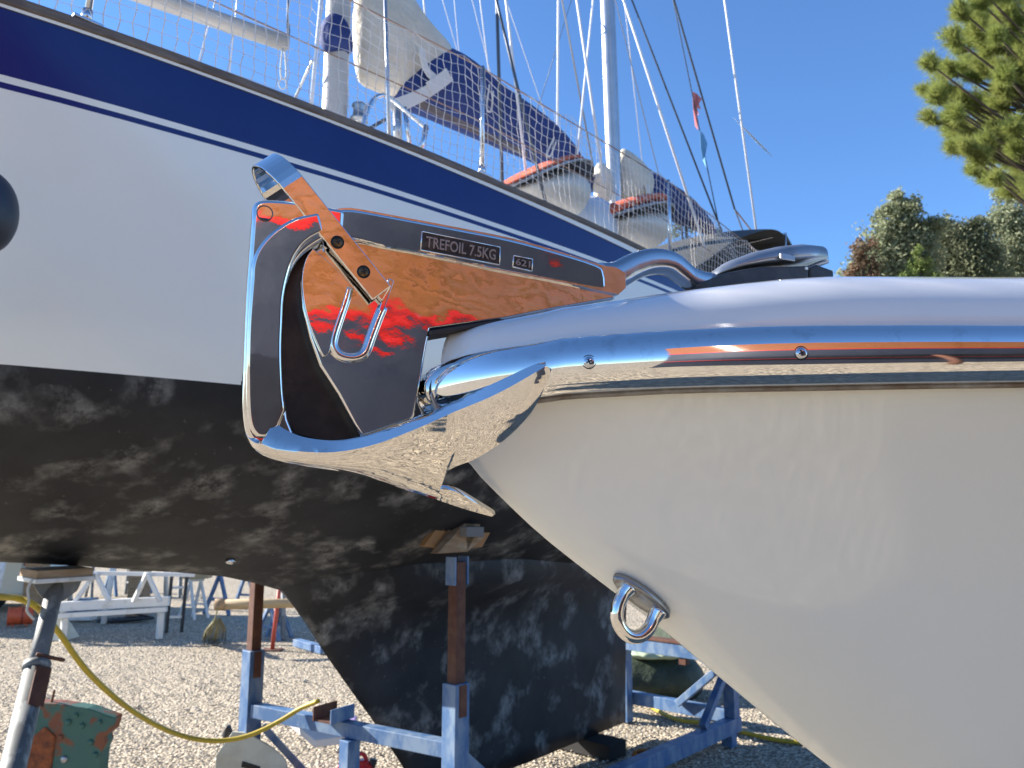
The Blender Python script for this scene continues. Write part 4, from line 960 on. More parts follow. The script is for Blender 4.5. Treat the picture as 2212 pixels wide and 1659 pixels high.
# further trestles in the distance
for i, (px, py, H, m, rz, lab) in enumerate(((235, 1288, 0.8, 'galv', 40, 'grey trestle far across the yard behind the white triangles'), (345, 1290, 0.85, 'galv', 20, 'dark grey trestle far across the yard near the black ladder trestle'),
        (275, 1283, 0.8, 'blue_steel', 55, 'blue trestle far across the yard behind the white triangles'), (500, 1322, 0.8, 'blue_steel', 70, 'dark blue trestle beyond the rope bundle'), (660, 1372, 0.75, 'galv', 30, 'grey trestle glimpsed against the keel edge'))):
    p = gpos(px, py); sawhorse(p.x, p.y, 0.9, H, MT[m], R(rz), 0.03, 0.3, label=lab)
def shadow_boat():  # boat added for the shadow it throws on the gravel; hull hidden from view
    y = 15.3; x0, x1 = -13.0, -6.2; t = thing('added_shadow_boat', 'white boat hull on thin white props, added to shade the gravel beyond the yacht', 'boat', ((x0 + x1) / 2, y, 0))
    rings = []
    for k in range(15):
        u = k / 14; x = x0 + (x1 - x0) * u; b = 1.35 * max(0.02, 1 - (max(0, u - 0.35) / 0.65) ** 2.2); zk = 1.25 + 1.3 * max(0, u - 0.6) ** 1.5 * 2; zs = 3.1 + 0.35 * u
        rings.append([Vector((x, y + b * c, zk + (zs - zk) * h)) for c, h in ((0, 0), (-0.6, 0.12), (-0.9, 0.35), (-1, 0.7), (-1.02, 1), (1.02, 1), (1, 0.7), (0.9, 0.35), (0.6, 0.12))])
    v, f = loft(rings); mk('hull', v, f, MT['cabin'], t, smooth=False, bevel=0.03)
    for x in (-11.5, -9.2, -7.2):
        for k in (-1, 1):
            rod('prop', [(x, y + k * 1.25, 0), (x, y + k * 0.95, 1.62)], 0.05, MT['white_steel'], t)
        v, f = box((x, y, 0.62), (0.15, 0, 0), (0, 0.15, 0), (0, 0, 0.63)); mk('keel_block', v, f, MT['wood'], t)
shadow_boat()
# black hoses and a pump box by the white frame
def pump():
    p = gpos(178, 1342); t = thing('pressure_pump', 'low black and white pump unit with a coiled black hose on the gravel', 'pump', p)
    v, f = box(p + Vector((-0.05, 0.1, 0.22)), (0.2, 0, 0), (0, 0.15, 0), (0, 0, 0.17)); mk('housing', v, f, mat('dark_housing', (0.02, 0.025, 0.05), 0.4), t, bevel=0.03)
    v, f = box(p + Vector((0.0, 0.0, 0.09)), (0.22, 0, 0), (0, 0.1, 0), (0, 0, 0.07)); mk('base_box', v, f, MT['white_steel'], t, bevel=0.02)
    pts = []
    for k in range(90):
        a = k * 0.35; pts.append(p + Vector((0.55 + 0.28 * math.cos(a) + 0.006 * k, -0.1 + 0.16 * math.sin(a), 0.02 + 0.0006 * k)))
    pts.append(p + Vector((0.3, 0, 0.3))); pts.append(p + Vector((0.15, 0, 0.28)))
    rod('black_hose', pts, 0.022, MT['hose_dark'], t, 6)
pump()
bar_o_ = bar_o('channel_offcut', gpos(640, 1395) + Vector((0, 0, 0.05)), gpos(700, 1412) + Vector((0, 0, 0.05)), 0.06, 0.05, MT['blue_steel'])
tag(bar_o_, 'short length of grey blue steel channel lying on the gravel', 'steel bar')
# tarpaulin covered heap behind the cradle
def heap():
    p = gpos(1420, 1510); y = p.y + 0.25
    t = thing('tarpaulin_heap', 'heap under a dark green tarpaulin with a pale green sheet on top', 'tarpaulin', (p.x, y, 0))
    def lump(name, x0, x1, z0, z1, dy, m, seed, amp):
        r_ = random.Random(seed); rings = []; n = 16
        for k in range(14):
            u = k / 13; e = max(0.03, 1 - abs(2 * u - 1) ** 3.5) ** 0.5; ring = []
            for j in range(n):
                a = 6.283 * j / n; rr = 1 + amp * (r_.random() - 0.5)
                ring.append(Vector((x0 + (x1 - x0) * u, y + dy * e * math.cos(a) * rr, (z0 + z1) / 2 + (z1 - z0) / 2 * e * math.sin(a) * rr)))
            rings.append(ring)
        v, f = loft(rings); o = mk(name, v, f, m, t, smooth=True); q = o.modifiers.new('sub', 'SUBSURF'); q.levels = q.render_levels = 1
    xl = at_y(1290, 1400, y).x; xr = at_y(1520, 1400, y).x
    lump('tarpaulin', xl, xr, -0.12, 0.46, 0.4, MT['tarp'], 3, 0.14)
    xl2 = at_y(1340, 1400, y).x; xr2 = at_y(1478, 1400, y).x
    lump('pale_sheet', xl2, xr2, 0.38, 0.53, 0.36, MT['tarp_light'], 5, 0.3)
heap()
v, f = box(Vector((*gpos(1560, 1440).xy, 0.5)) + Vector((0.3, 1.2, 0)), (0.9, 0.2, 0), (-0.1, 0.4, 0), (0, 0, 0.5)); tag(mk('storage_crate', v, f, MT['tarp'], None, bevel=0.05), 'dark green covered crate beyond the aft end of the cradle', 'crate')

# ================================================================== motor boat
boat = thing('motor_boat', 'cream motor boat bow with a polished steel rubbing rail', 'motor boat', Vector((B0.x, B0.y, 0)) + BA * 0.8)
def BH(s): return 0.0 if s <= 0 else 0.404 * s + 0.058 * (1 - math.exp(-s / 0.035))
def msolve(px, py, off=0.0):
    d = ray(px, py)
    g = lambda t: (lambda q: BH(q[0]) + off - q[1])(ms(CAM + d * t))
    ts = np.linspace(0.5, 1.9, 500); prev = g(ts[0])
    for k in range(1, 500):
        cur = g(ts[k])
        if prev < 0 <= cur and ms(CAM + d * ts[k])[0] > 0.0:
            a, b = ts[k - 1], ts[k]
            for _ in range(40):
                c = (a + b) / 2
                if g(c) >= 0: b = c
                else: a = c
            return ms(CAM + d * b)
        prev = cur
    return None
def mfit(pix, extra=()):
    P = sorted([q for q in (msolve(x, y) for x, y in pix) if q]); xs = [p[0] for p in P]; zs = [p[2] for p in P]
    k = (zs[-1] - zs[-4]) / (xs[-1] - xs[-4]); xs += [3.0]; zs += [zs[-1] + k * (3.0 - xs[-2])]
    k0 = (zs[1] - zs[0]) / (xs[1] - xs[0]); xs = [-0.05] + xs; zs = [zs[0] - 0.6 * k0 * (xs[1] + 0.05)] + zs
    return pch(xs, zs), P
ZRT, _p1 = mfit([(957, 790), (997, 773), (1051, 759), (1156, 743), (1207, 732), (1317, 723), (1480, 712), (1752, 703), (1980, 702), (2212, 703)])
ZRB, _p2 = mfit([(1040, 884), (1100, 872), (1176, 862), (1207, 857), (1317, 850), (1480, 842), (1752, 837), (1980, 833), (2212, 830)])
ZGT, _p3 = mfit([(1025, 713), (1090, 690), (1200, 660), (1330, 636), (1520, 612), (1700, 602), (1980, 591), (2212, 587)])
print('rail s', [(round(p[0], 2), round(p[2], 3)) for p in _p1], [(round(p[0], 2), round(p[2], 3)) for p in _p2])
SB = [0.0, 0.004, 0.01, 0.018, 0.03, 0.045, 0.06, 0.08, 0.10, 0.13, 0.16, 0.2] + list(np.linspace(0.25, 2.4, 40))
# stem profile in the centre plane
stem_px = [(990, 985), (1049, 1042), (1161, 1149), (1326, 1279), (1420, 1350), (1590, 1493), (1686, 1572), (1797, 1659)]
stem = [ms(A(x, y)) for x, y in stem_px]
xs = [p[0] for p in stem]; zs = [p[2] for p in stem]
kk = (zs[-1] - zs[-3]) / (xs[-1] - xs[-3]); xs += [xs[-1] + 0.4, 2.6]; zs += [zs[-1] + kk * 0.38, max(0.62, zs[-1] + kk * 0.6)]
xs = [-0.02, 0.03] + xs; zs = [ZRB(0) - 0.01, ZRB(0) - 0.05] + zs
ZST = pch(xs, zs)
print('stem', [(round(a, 2), round(b, 2)) for a, b in zip(xs, zs)])
def hullside():
    v = []; f = []; NR = 22
    for side in (1, -1):
        k0 = len(v)
        for s in SB:
            zt = ZRB(s) + 0.012; zb = min(ZST(s), zt - 0.002); b0 = BH(s) - 0.006
            for r in range(NR + 1):
                t = (r / NR) ; t = 1 - (1 - t) ** 1.7
                b = max(0, b0) * (1 - t) ** 0.62 * (1 - 0.16 * math.sin(math.pi * t))
                v.append(M(s, side * b, zt + (zb - zt) * t))
        n = NR + 1
        for i in range(len(SB) - 1):
            for r in range(NR):
                q = (k0 + i * n + r, k0 + i * n + r + 1, k0 + (i + 1) * n + r + 1, k0 + (i + 1) * n + r)
                f.append(q[::-1] if side > 0 else q)
    me = mk('hull', v, f, MT['gelcoat'], boat, smooth=True); return me
hullside()
def around(fn):
    """rings of a profile carried round the bow, near side to far side"""
    rings = []
    for s in SB[::-1]: rings.append(fn(s, 1))
    for s in SB[1:]: rings.append(fn(s, -1))
    return rings
def nrm_plan(s, side):
    e = 1e-4; db = (BH(s + e) - BH(max(0, s - e))) / (e + min(s, e)) if s > 0 else 60.0
    n = BM * side - BA * db; return n.normalized()
def raili(s, side):
    zt, zb = ZRT(s), ZRB(s); c = (zt + zb) / 2; h = (zt - zb) / 2; base = M(s, side * BH(s), 0); n = nrm_plan(s, side)
    ring = []
    for a in np.linspace(math.pi / 2, -math.pi / 2, 15):
        ring.append(base + n * (0.030 * math.cos(a) ** 0.8 if abs(math.cos(a)) > 1e-6 else 0) + Vector((0, 0, c + h * math.sin(a))))
    ring.append(base - n * 0.01 + Vector((0, 0, c - h))); ring.append(base - n * 0.01 + Vector((0, 0, c + h)))
    return ring
v, f = loft(around(raili)); rail = mk('rubbing_rail', v, f, MT['chrome_rail'], boat, smooth=True)
def lip(s, side):
    zb = ZRB(s); base = M(s, side * BH(s), 0); n = nrm_plan(s, side)
    return [base + n * a + Vector((0, 0, zb + z)) for a, z in ((0.002, 0.002), (0.006, -0.001), (0.005, -0.004), (-0.004, -0.004))]
v, f = loft(around(lip)); mk('rail_seam', v, f, mat('grimy_sealant', (0.16, 0.11, 0.07), 0.7, 0, (0.30, 0.27, 0.22), 18), boat, smooth=True)
def gun(s, side):
    zt = ZRT(s) - 0.004; zg = ZGT(s); b = BH(s); ring = []; wd = 0.13; n = nrm_plan(s, side)
    H = 0.054 + 0.046 * min(1, s / 0.45)
    for k in range(13):
        a = k / 12 * math.pi / 2
        off = -0.002 - wd * (1 - math.cos(a)) * min(1.0, (b + 0.02) / 0.15)
        p = M(s, side * max(0.0, b), 0) + n * off
        q = ms(p)
        if q[1] * side < 0: p = p - BM * q[1]
        ring.append(p + Vector((0, 0, zt + H * math.sin(a) ** 0.9)))
    q = ms(ring[-1]); ring.append(M(max(q[0], 0.0), side * 0.0, q[2] + 0.010 * min(1, s / 0.4)))
    return ring
rg = around(gun); v, f = loft(rg, closed=False); mk('gunwale', v, f, MT['gelcoat_deck'], boat, smooth=True)

def cross_screw(name, c, n, r, m, parent, up=Vector((0, 0, 1)), rot=0.4):
    n = n.normalized(); x = up.cross(n).normalized(); y = n.cross(x)
    x, y = x * math.cos(rot) + y * math.sin(rot), y * math.cos(rot) - x * math.sin(rot)
    rings = [[c + n * d + (x * math.cos(a) + y * math.sin(a)) * rr for a in np.linspace(0, 6.2832, 28, endpoint=False)] for rr, d in ((r * 1.18, -0.002), (r * 1.16, 0.0006), (r, 0.0012), (r * 0.85, 0.0020), (r * 0.4, 0.0026), (0.0002, 0.0027))]
    v, f = loft(rings, cap=False); o = mk(name, v, f, m, parent, smooth=True)
    rg_ = MB(); rg_.tube([c + n * 0.0004 + (x * math.cos(a) + y * math.sin(a)) * r * 1.22 for a in np.linspace(0, 6.2832, 29)], 0.0009, 6); rg_.build('screw_seat', MT['black_hole'], o, smooth=True, fix=False)
    mb = MB(); mb.box(c + n * 0.0024, x * r * 0.55, y * r * 0.13, n * 0.0007); mb.box(c + n * 0.0024, y * r * 0.55, x * r * 0.13, n * 0.0008)
    mb.build('cross_slot', MT['black_hole'], o); return o
for x, y in ((1272, 782), (1730, 763)):
    q = msolve(x, y, 0.0305); c = M(q[0], q[1], q[2]); cross_screw('rail_screw', c + nrm_plan(q[0], 1) * 0.0004, nrm_plan(q[0], 1), 0.0068, MT['stainless'], rail)
q = msolve(968, 832, 0.028)
if q: cross_screw('rail_screw', M(*q), nrm_plan(q[0], 1), 0.006, MT['chrome'], rail)
# bow roller: cheeks, roller and the dark channel under the shank
def bow_roller():
    r = [A(x, y, 0.030) for x, y in ((928, 852), (948, 826), (985, 800), (1040, 790), (1040, 830), (990, 872), (945, 896))]
    o = prism('bow_roller_cheek', r, -BM * 0.006, MT['steel_worn'], boat, bevel=0.002)
    r = [p - BM * 0.060 for p in r]; prism('bow_roller_cheek', r, -BM * 0.006, MT['steel_worn'], boat, bevel=0.002)
    c = A(975, 846, 0.028); rod('bow_roller_wheel', [c, c - BM * 0.018, c - BM * 0.03, c - BM * 0.038, c - BM * 0.056], [0.030, 0.026, 0.022, 0.026, 0.030], MT['rubber'], boat, 20)
    k = [A(x, y, 0.022) for x, y in ((930, 713), (1090, 688), (1090, 697), (930, 724))]; prism('roller_pad', k, -BM * 0.044, mat('dark_wear_pad', (0.03, 0.022, 0.018), 0.6), boat, bevel=0.002)
bow_roller()
# deck chain lock / windlass
def windlass():
    q0 = A(1538, 606); 
    def blob(name, data, m, n=18, sq=0.75, parent=boat, bev=0):
        rings = []
        for x, yt, yb, lw, q in data:
            a = A(x, yt, q); b = A(x, yb, q); c = b; h = a - b; ring = []
            for k in range(n):
                t = math.pi * k / (n - 1)
                ring.append(c + h * (math.sin(t) ** sq) + BM * lw * math.copysign(abs(math.cos(t)) ** sq, math.cos(t)))
            rings.append(ring)
        v, f = loft(rings); return mk(name, v, f, m, parent, smooth=True)
    sh = blob('windlass_cover', [(1536, 594, 601, 0.006, 0), (1546, 582, 595, 0.018, 0), (1570, 566, 588, 0.030, 0), (1610, 551, 581, 0.040, 0), (1660, 540, 576, 0.046, 0), (1705, 535, 574, 0.048, 0), (1745, 539, 574, 0.046, 0)], MT['cast_alloy'])
    blob('windlass_tail', [(1742, 539, 575, 0.034, -0.02), (1756, 545, 577, 0.034, -0.02), (1763, 560, 579, 0.03, -0.02)], MT['cast_alloy'])
    q = A(1700, 556, 0.049); v, f = box(q, BA * 0.014, BM * 0.003, Vector((0, 0, 0.006))); mk('cover_latch', v, f, MT['steel_worn'], sh, bevel=0.002)
    P = [A(x, y, 0.052) for x, y in ((1532, 640), (1538, 600), (1570, 588), (1640, 576), (1748, 573), (1748, 640))]
    prism('windlass_base', P, -BM * 0.104, MT['rubber'], boat, bevel=0.004)
    P = [A(x, y, 0.050) for x, y in ((1750, 640), (1750, 577), (1766, 571), (1802, 584), (1804, 640))]
    prism('windlass_base', P, -BM * 0.10, MT['rubber'], boat, bevel=0.004)
    c = A(1742, 580, 0.0535); v, f = box(c, BA * 0.0025, BM * 0.001, Vector((0, 0, 0.002))); mk('white_fleck', v, f, MT['gelcoat'], sh)
windlass()
# bow eye
def bow_eye():
    Q = 0.034
    C = A(1386, 1291, Q); ax = (A(1445, 1336, Q) - A(1327, 1248, Q)); L = ax.length / 2; ax.normalize()
    out = (A(1330, 1345, Q) - A(1362, 1302, Q)).normalized(); out = (out - ax * out.dot(ax)).normalized()
    n = (ax.cross(out)).normalized(); n = n if n.dot(BM) > 0 else -n
    fn = (n * 0.55 + out * 0.83).normalized(); cr_ = ax.cross(fn).normalized()
    rings = []
    for k, d in ((1.0, -0.006), (1.0, 0.001), (0.93, 0.004), (0.3, 0.0045)):
        rings.append([C + fn * d + ax * L * k * math.cos(a) + cr_ * 0.016 * k * math.sin(a) for a in np.linspace(0, 6.2832, 36, endpoint=False)])
    v, f = loft(rings); o = mk('bow_eye_plate', v, f, MT['steel_worn'], boat, smooth=True)
    pts = [A(x, y, Q + 0.004) for x, y in ((1358, 1268), (1346, 1285), (1335, 1310), (1333, 1335), (1342, 1358), (1360, 1374), (1382, 1374), (1402, 1358), (1412, 1338), (1422, 1318))]
    P = cr(pts, 44); rod('bow_eye_loop', P, [0.0092 + 0.003 * max(0, 1 - min(i, 43 - i) / 5) for i in range(44)], MT['chrome'], o, 18)
bow_eye()

# ================================================================== anchor
anchor = thing('anchor', 'polished steel claw anchor stowed on the bow roller of the motor boat', 'anchor', A(900, 1000))
T = 0.040
# shank flange (upper band with the name on it) running into the cranked end
up_ = [(688, 462), (722, 452), (760, 449), (830, 461), (900, 474), (1000, 493), (1100, 513), (1200, 540), (1296, 571), (1335, 566), (1371, 550), (1400, 543), (1431, 540), (1452, 543), (1469, 549), (1485, 561), (1497, 573), (1512, 586), (1532, 600)]
dn_ = [(1536, 616), (1520, 622), (1500, 628), (1476, 620), (1464, 609), (1452, 598), (1440, 593), (1425, 592), (1410, 594), (1379, 607), (1345, 630), (1325, 634), (1200, 607), (1100, 588), (1000, 567), (900, 546), (830, 533), (780, 522), (740, 524), (700, 540)]
up = [p for p in up_ if p[0] < 1300] + [(1330, 577), (1352, 590)]; dn = [(1352, 622), (1338, 634)] + [p for p in dn_ if p[0] < 1330]
def catm2(pts, k=4):
    P = [Vector((x, y, 0)) for x, y in pts]; q = cr(P, (len(P) - 1) * k + 1); return [(p.x, p.y) for p in q]
TILT = R(5.2); FN = BM * math.cos(TILT) - Vector((0, 0, 1)) * math.sin(TILT); FO = A(1000, 532, 0.0225)
def AF(px, py, d=0.0): return hit(px, py, FO + FN * d, FN)
_o = catm2(up, 3) + catm2(dn, 3); _n = len(_o)
shank = prism('shank', [A(x, y, 0.0195) for x, y in _o], -BM * 0.039, MT['chrome_flat'], anchor, bevel=0.006, segs=4, smooth=True)
band = catm2([(700, 462), (722, 454), (760, 451), (830, 463), (900, 476), (1000, 495), (1100, 515), (1200, 542), (1290, 571), (1306, 590), (1310, 622)], 3) + catm2([(1300, 629), (1200, 607), (1100, 588), (1000, 567), (900, 546), (830, 533), (790, 523), (750, 516), (704, 522)], 3)
prism('shank_flange', [AF(x, y) for x, y in band], -BM * 0.012, MT['chrome_flat'], anchor, bevel=0.0042, segs=4)
web = [(700, 528), (760, 518), (840, 530), (1000, 562), (1200, 602), (1330, 630), (1330, 646), (1200, 668), (1090, 690), (1000, 702), (930, 712), (922, 750), (912, 810), (896, 898), (890, 908), (782, 945), (764, 916), (730, 852), (690, 790), (668, 730), (652, 665), (648, 610), (656, 570), (672, 545)]
prism('web_plate', [A(x, y, 0.0145) for x, y in web], -BM * 0.029, MT['chrome_flat'], anchor, bevel=0.004, segs=3, smooth=True)
# raised cheek left of the strap
cheek = catm2([(676, 536), (716, 570), (752, 608), (757, 622), (744, 660), (728, 700), (717, 738), (712, 760), (700, 770), (686, 745), (668, 700), (656, 650), (652, 600), (660, 560), (676, 536)], 3)[:-1]
prism('cheek', [A(x, y, 0.0185) for x, y in cheek], -BM * 0.006, MT['chrome_flat'], anchor, bevel=0.0028, segs=3, smooth=True)
# crown arm
crown = catm2([(545, 446), (552, 436), (568, 430), (600, 430), (640, 434), (700, 444), (745, 452)], 3) + catm2([(742, 500), (715, 512), (690, 524), (660, 545), (638, 572), (622, 612), (612, 680), (610, 760), (614, 840), (624, 905)], 3) + catm2([(640, 945), (600, 975), (560, 968), (540, 950), (528, 922), (523, 860), (526, 760), (531, 640), (538, 540), (545, 446)], 3)[:-1]
CN = (BM * math.cos(R(4.0)) - Vector((0, 0, 1)) * math.sin(R(4.0))); CO = A(580, 680, 0.019)
prism('crown_arm', [hit(x, y, CO, CN) for x, y in crown], -BM * 0.038, MT['chrome_flat'], anchor, bevel=0.008, segs=4, smooth=True)
crib = catm2([(541, 600), (543, 572), (552, 543), (572, 514), (602, 488), (640, 468), (690, 457)], 4) + catm2([(702, 500), (664, 522), (640, 552), (625, 592), (615, 640), (612, 690), (610, 760), (613, 840), (618, 885)], 4) + catm2([(604, 922), (582, 944), (556, 944), (538, 920), (532, 870), (531, 780), (534, 690), (541, 600)], 4)[:-1]
prism('crown_fillet', [hit(x, y, CO + CN * 0.0034, CN) for x, y in crib], -BM * 0.012, MT['chrome_flat'], anchor, bevel=0.0050, segs=5, smooth=True)
inner = catm2([(690, 522), (655, 540), (632, 575), (616, 620), (606, 690), (604, 770), (608, 850), (618, 905), (640, 940)], 2) + [(700, 955), (790, 948), (760, 900), (700, 790), (668, 700), (660, 600)]
prism('crown_web', [A(x, y, -0.004) for x, y in inner], -BM * 0.010, MT['dark_mirrored'], anchor, bevel=0.002)
c = hit(572, 461, CO, CN); x, y = BA, Vector((0, 0, 1))
rings = [[c + BM * d + (x * math.cos(a) + y * math.sin(a)) * r for a in np.linspace(0, 6.2832, 32, endpoint=False)] for r, d in ((0.0098, 0.0006), (0.0098, 0.0016), (0.0088, 0.0018), (0.0082, -0.0004), (0.0002, -0.0004))]
v, f = loft(rings, cap=False); mk('pin', v, f, mat('dull_pin', (0.16, 0.15, 0.15), 0.45, 0.8), anchor, smooth=True)
# flukes: a bowl that splits into a centre prong and two side prongs
def flukes():
    Sp = [(530, 938), (552, 972), (612, 992), (690, 1006), (780, 1026), (870, 1056), (940, 1078)]
    Ep = [(566, 958), (600, 968), (660, 976), (730, 976), (810, 960), (900, 926), (985, 888)]
    Eq = [0.020, 0.026, 0.038, 0.054, 0.076, 0.100, 0.122]
    Ip = [(592, 908), (610, 924), (656, 944), (726, 951), (802, 937), (896, 904), (981, 866)]
    hiI = [(981, 866), (1015, 851), (1055, 833), (1100, 812), (1147, 790), (1178, 781)]
    NV, NRr = 26, 10; mb = MB()
    ctr = [(940, 1078), (980, 1092), (1025, 1106), (1062, 1116)]; cup = [(946, 1036), (985, 1062), (1030, 1088), (1070, 1111)]; cq = [0.036, 0.030, 0.020, 0.004]
    lo = [(946, 1036), (968, 1017), (1030, 990), (1095, 946), (1150, 888), (1186, 818)]; hi = [(985, 888), (1020, 874), (1060, 857), (1105, 834), (1150, 808), (1180, 790)]
    lq = [0.036, 0.056, 0.096, 0.130, 0.158, 0.176]; hq = [0.122, 0.134, 0.148, 0.161, 0.172, 0.178]
    for sg in (1, -1):
        def mir(p): 
            if sg > 0: return p
            d = (p - P0).dot(BM); return p - BM * 2 * d
        def patch(a, b, rows, cols, bul):
            v = []; f = []
            for i in range(cols):
                for r in range(rows + 1):
                    u = r / rows; p = a[i].lerp(b[i], u); p = p + Vector((0, 0, -bul[i] * 4 * u * (1 - u))) + BM * (bul[i] * 0.8 * 4 * u * (1 - u))
                    v.append(mir(p))
            n = rows + 1
            for i in range(cols - 1):
                for r in range(rows):
                    q = (i * n + r, i * n + r + 1, (i + 1) * n + r + 1, (i + 1) * n + r); f.append(q if sg > 0 else q[::-1])
            mb.add(v, f)
        a = cr([A(x, y, 0) for x, y in Sp], NV); b = cr([A(x, y, q) for (x, y), q in zip(Ep, Eq)], NV)
        patch(a, b, NRr, NV, [0.004 + 0.008 * i / (NV - 1) for i in range(NV)])
        bi = cr([A(x, y, q - 0.011) for (x, y), q in zip(Ip, Eq)], NV); patch(b, bi, 2, NV, [0.0] * NV)
        # the point on the last row where the notch opens
        bul = 0.012; last = [a[-1].lerp(b[-1], r / NRr) + Vector((0, 0, -bul * 4 * (r / NRr) * (1 - r / NRr))) + BM * (bul * 0.8 * 4 * (r / NRr) * (1 - r / NRr)) for r in range(NRr + 1)]
        kn = 2; npt = last[kn]
        a2 = cr([A(x, y, 0) for x, y in ctr], 14); b2 = cr([npt] + [A(x, y, q) for (x, y), q in list(zip(cup, cq))[1:]], 14)
        v = []; f = []
        for i in range(14):
            for r in range(kn + 1):
                p = a2[i].lerp(b2[i], r / kn)
                if i == 0: p = last[r]
                v.append(mir(p))
        n = kn + 1
        for i in range(13):
            for r in range(kn):
                q = (i * n + r, i * n + r + 1, (i + 1) * n + r + 1, (i + 1) * n + r); f.append(q if sg > 0 else q[::-1])
        mb.add(v, f)
        m_ = NRr - kn; NC = 20
        a3 = cr([npt] + [A(x, y, q) for (x, y), q in list(zip(lo, lq))[1:]], NC); b3 = cr([A(x, y, q) for (x, y), q in zip(hi, hq)], NC)
        v = []; f = []
        for i in range(NC):
            k = i / (NC - 1)
            for r in range(m_ + 1):
                u = r / m_; d0 = last[kn + r] - npt.lerp(b[-1], u); p = a3[i].lerp(b3[i], u) + d0 * (1 - k) ** 1.3 + (BM * 0.9 - Vector((0, 0, 1))) * (0.010 * k * (1 - k) * 4 * u * (1 - u))
                if i == 0: p = last[kn + r]
                elif i < 5: p = p.lerp(last[kn + r] + (p - last[kn + r]) , 1.0)
                v.append(mir(p))
        n = m_ + 1
        for i in range(NC - 1):
            for r in range(m_):
                q = (i * n + r, i * n + r + 1, (i + 1) * n + r + 1, (i + 1) * n + r); f.append(q if sg > 0 else q[::-1])
        hI = cr([A(x, y, q - 0.011) for (x, y), q in zip(hiI, hq)], NC); patch(b3, hI, 2, NC, [0.0] * NC)
        # rounded tip
        k0 = (NC - 1) * n; tip = A(1191, 798, 0.180); v.append(mir(tip)); ti = len(v) - 1
        for r in range(m_): q = (k0 + r, k0 + r + 1, ti); f.append(q if sg > 0 else q[::-1])
        mb.add(v, f)
    me = bpy.data.meshes.new('flukes'); me.from_pydata(mb.v, [], mb.f)
    bm = bmesh.new(); bm.from_mesh(me); bmesh.ops.remove_doubles(bm, verts=bm.verts, dist=0.0004); bmesh.ops.recalc_face_normals(bm, faces=bm.faces)
    # outward (downward) normals
    for fc in bm.faces: fc.smooth = True
    fz = sum(fc.normal.z * fc.calc_area() for fc in bm.faces)
    if fz > 0: bmesh.ops.reverse_faces(bm, faces=bm.faces)
    bm.to_mesh(me); bm.free(); me.set_sharp_from_angle(angle=R(40))
    o = link('flukes', me, MT['chrome_fluke'], anchor, smooth=False)
    s_ = o.modifiers.new('solid', 'SOLIDIFY'); s_.thickness = 0.006; s_.offset = -1; s_.use_even_offset = False
    b_ = o.modifiers.new('bevel', 'BEVEL'); b_.width = 0.0025; b_.segments = 3; b_.limit_method = 'ANGLE'; b_.angle_limit = R(50)
    return o
flukes()
# strap: U of flat bar, near leg screwed to the web, over the crown and down the far side
def strap():
    Q = 0.0275; wv = (A(836, 614, Q) - A(813, 654, Q)) / 2
    c0 = (A(836, 614, Q) + A(813, 654, Q)) / 2; c1 = (A(637, 362, Q) + A(597, 392, Q)) / 2
    dirv = (c1 - c0).normalized(); wv = (wv - dirv * wv.dot(dirv)).normalized() * 0.0155
    D = 0.088
    path = [c0.lerp(c1, k / 10) for k in range(10)]; ctr_ = c0.lerp(c1, 0.93)
    cen = ctr_ - BM * D / 2
    for k in range(0, 21):
        a = math.pi * k / 20; path.append(cen + BM * (D / 2 * math.cos(a)) + dirv * (0.052 * math.sin(a)))
    e = ctr_ - BM * D; path += [e - dirv * 0.03 * k for k in range(1, 9)]
    v = []; rings = []; N = len(path)
    for i, p in enumerate(path):
        t = (path[min(i + 1, N - 1)] - path[max(i - 1, 0)]).normalized(); n = t.cross(wv).normalized(); n = n * 0.0022
        wi = wv
        rings.append([p + wi + n, p - wi + n, p - wi - n, p + wi - n])
    v, f = loft(rings); o = mk('retaining_strap', v, f, MT['chrome_flat'], anchor, bevel=0.0014, segs=2)
    # stepped backing bar under the near leg
    bk = [A(x, y, 0.0205) for x, y in ((845, 604), (832, 664), (812, 668), (690, 545), (668, 520), (690, 512), (790, 600))]
    for x, y in ((729, 523), (785.5, 587)):
        cross_screw('strap_screw', A(x, y, Q + 0.0026), BM, 0.0062, MT['screw'], o, rot=0.35)
    v, f = box((A(760, 556, 0.0215)), (A(836, 634, 0.0215) - A(690, 470, 0.0215)) / 2, (A(836, 614, 0) - A(813, 654, 0)) * 0.36, BM * 0.0045); mk('strap_spacer', v, f, MT['chrome_flat'], o, bevel=0.001)
    kb = [(840, 600), (852, 606), (828, 676), (818, 668)]
    prism('strap_stop', [A(x, y, 0.019) for x, y in kb], -BM * 0.006, MT['chrome_flat'], anchor, bevel=0.0015)
strap()
# J shaped raised rib of the casting
J = [A(x, y, 0.0118) for x, y in ((752, 622), (746, 645), (731, 690), (720, 725), (718, 748), (730, 766), (752, 774), (774, 772), (789, 760), (800, 730), (815, 690), (826, 664))]
v, f = tube(cr(J, 40), 0.0072, 16); mk('cast_rib', v, f, MT['chrome'], anchor, smooth=True)
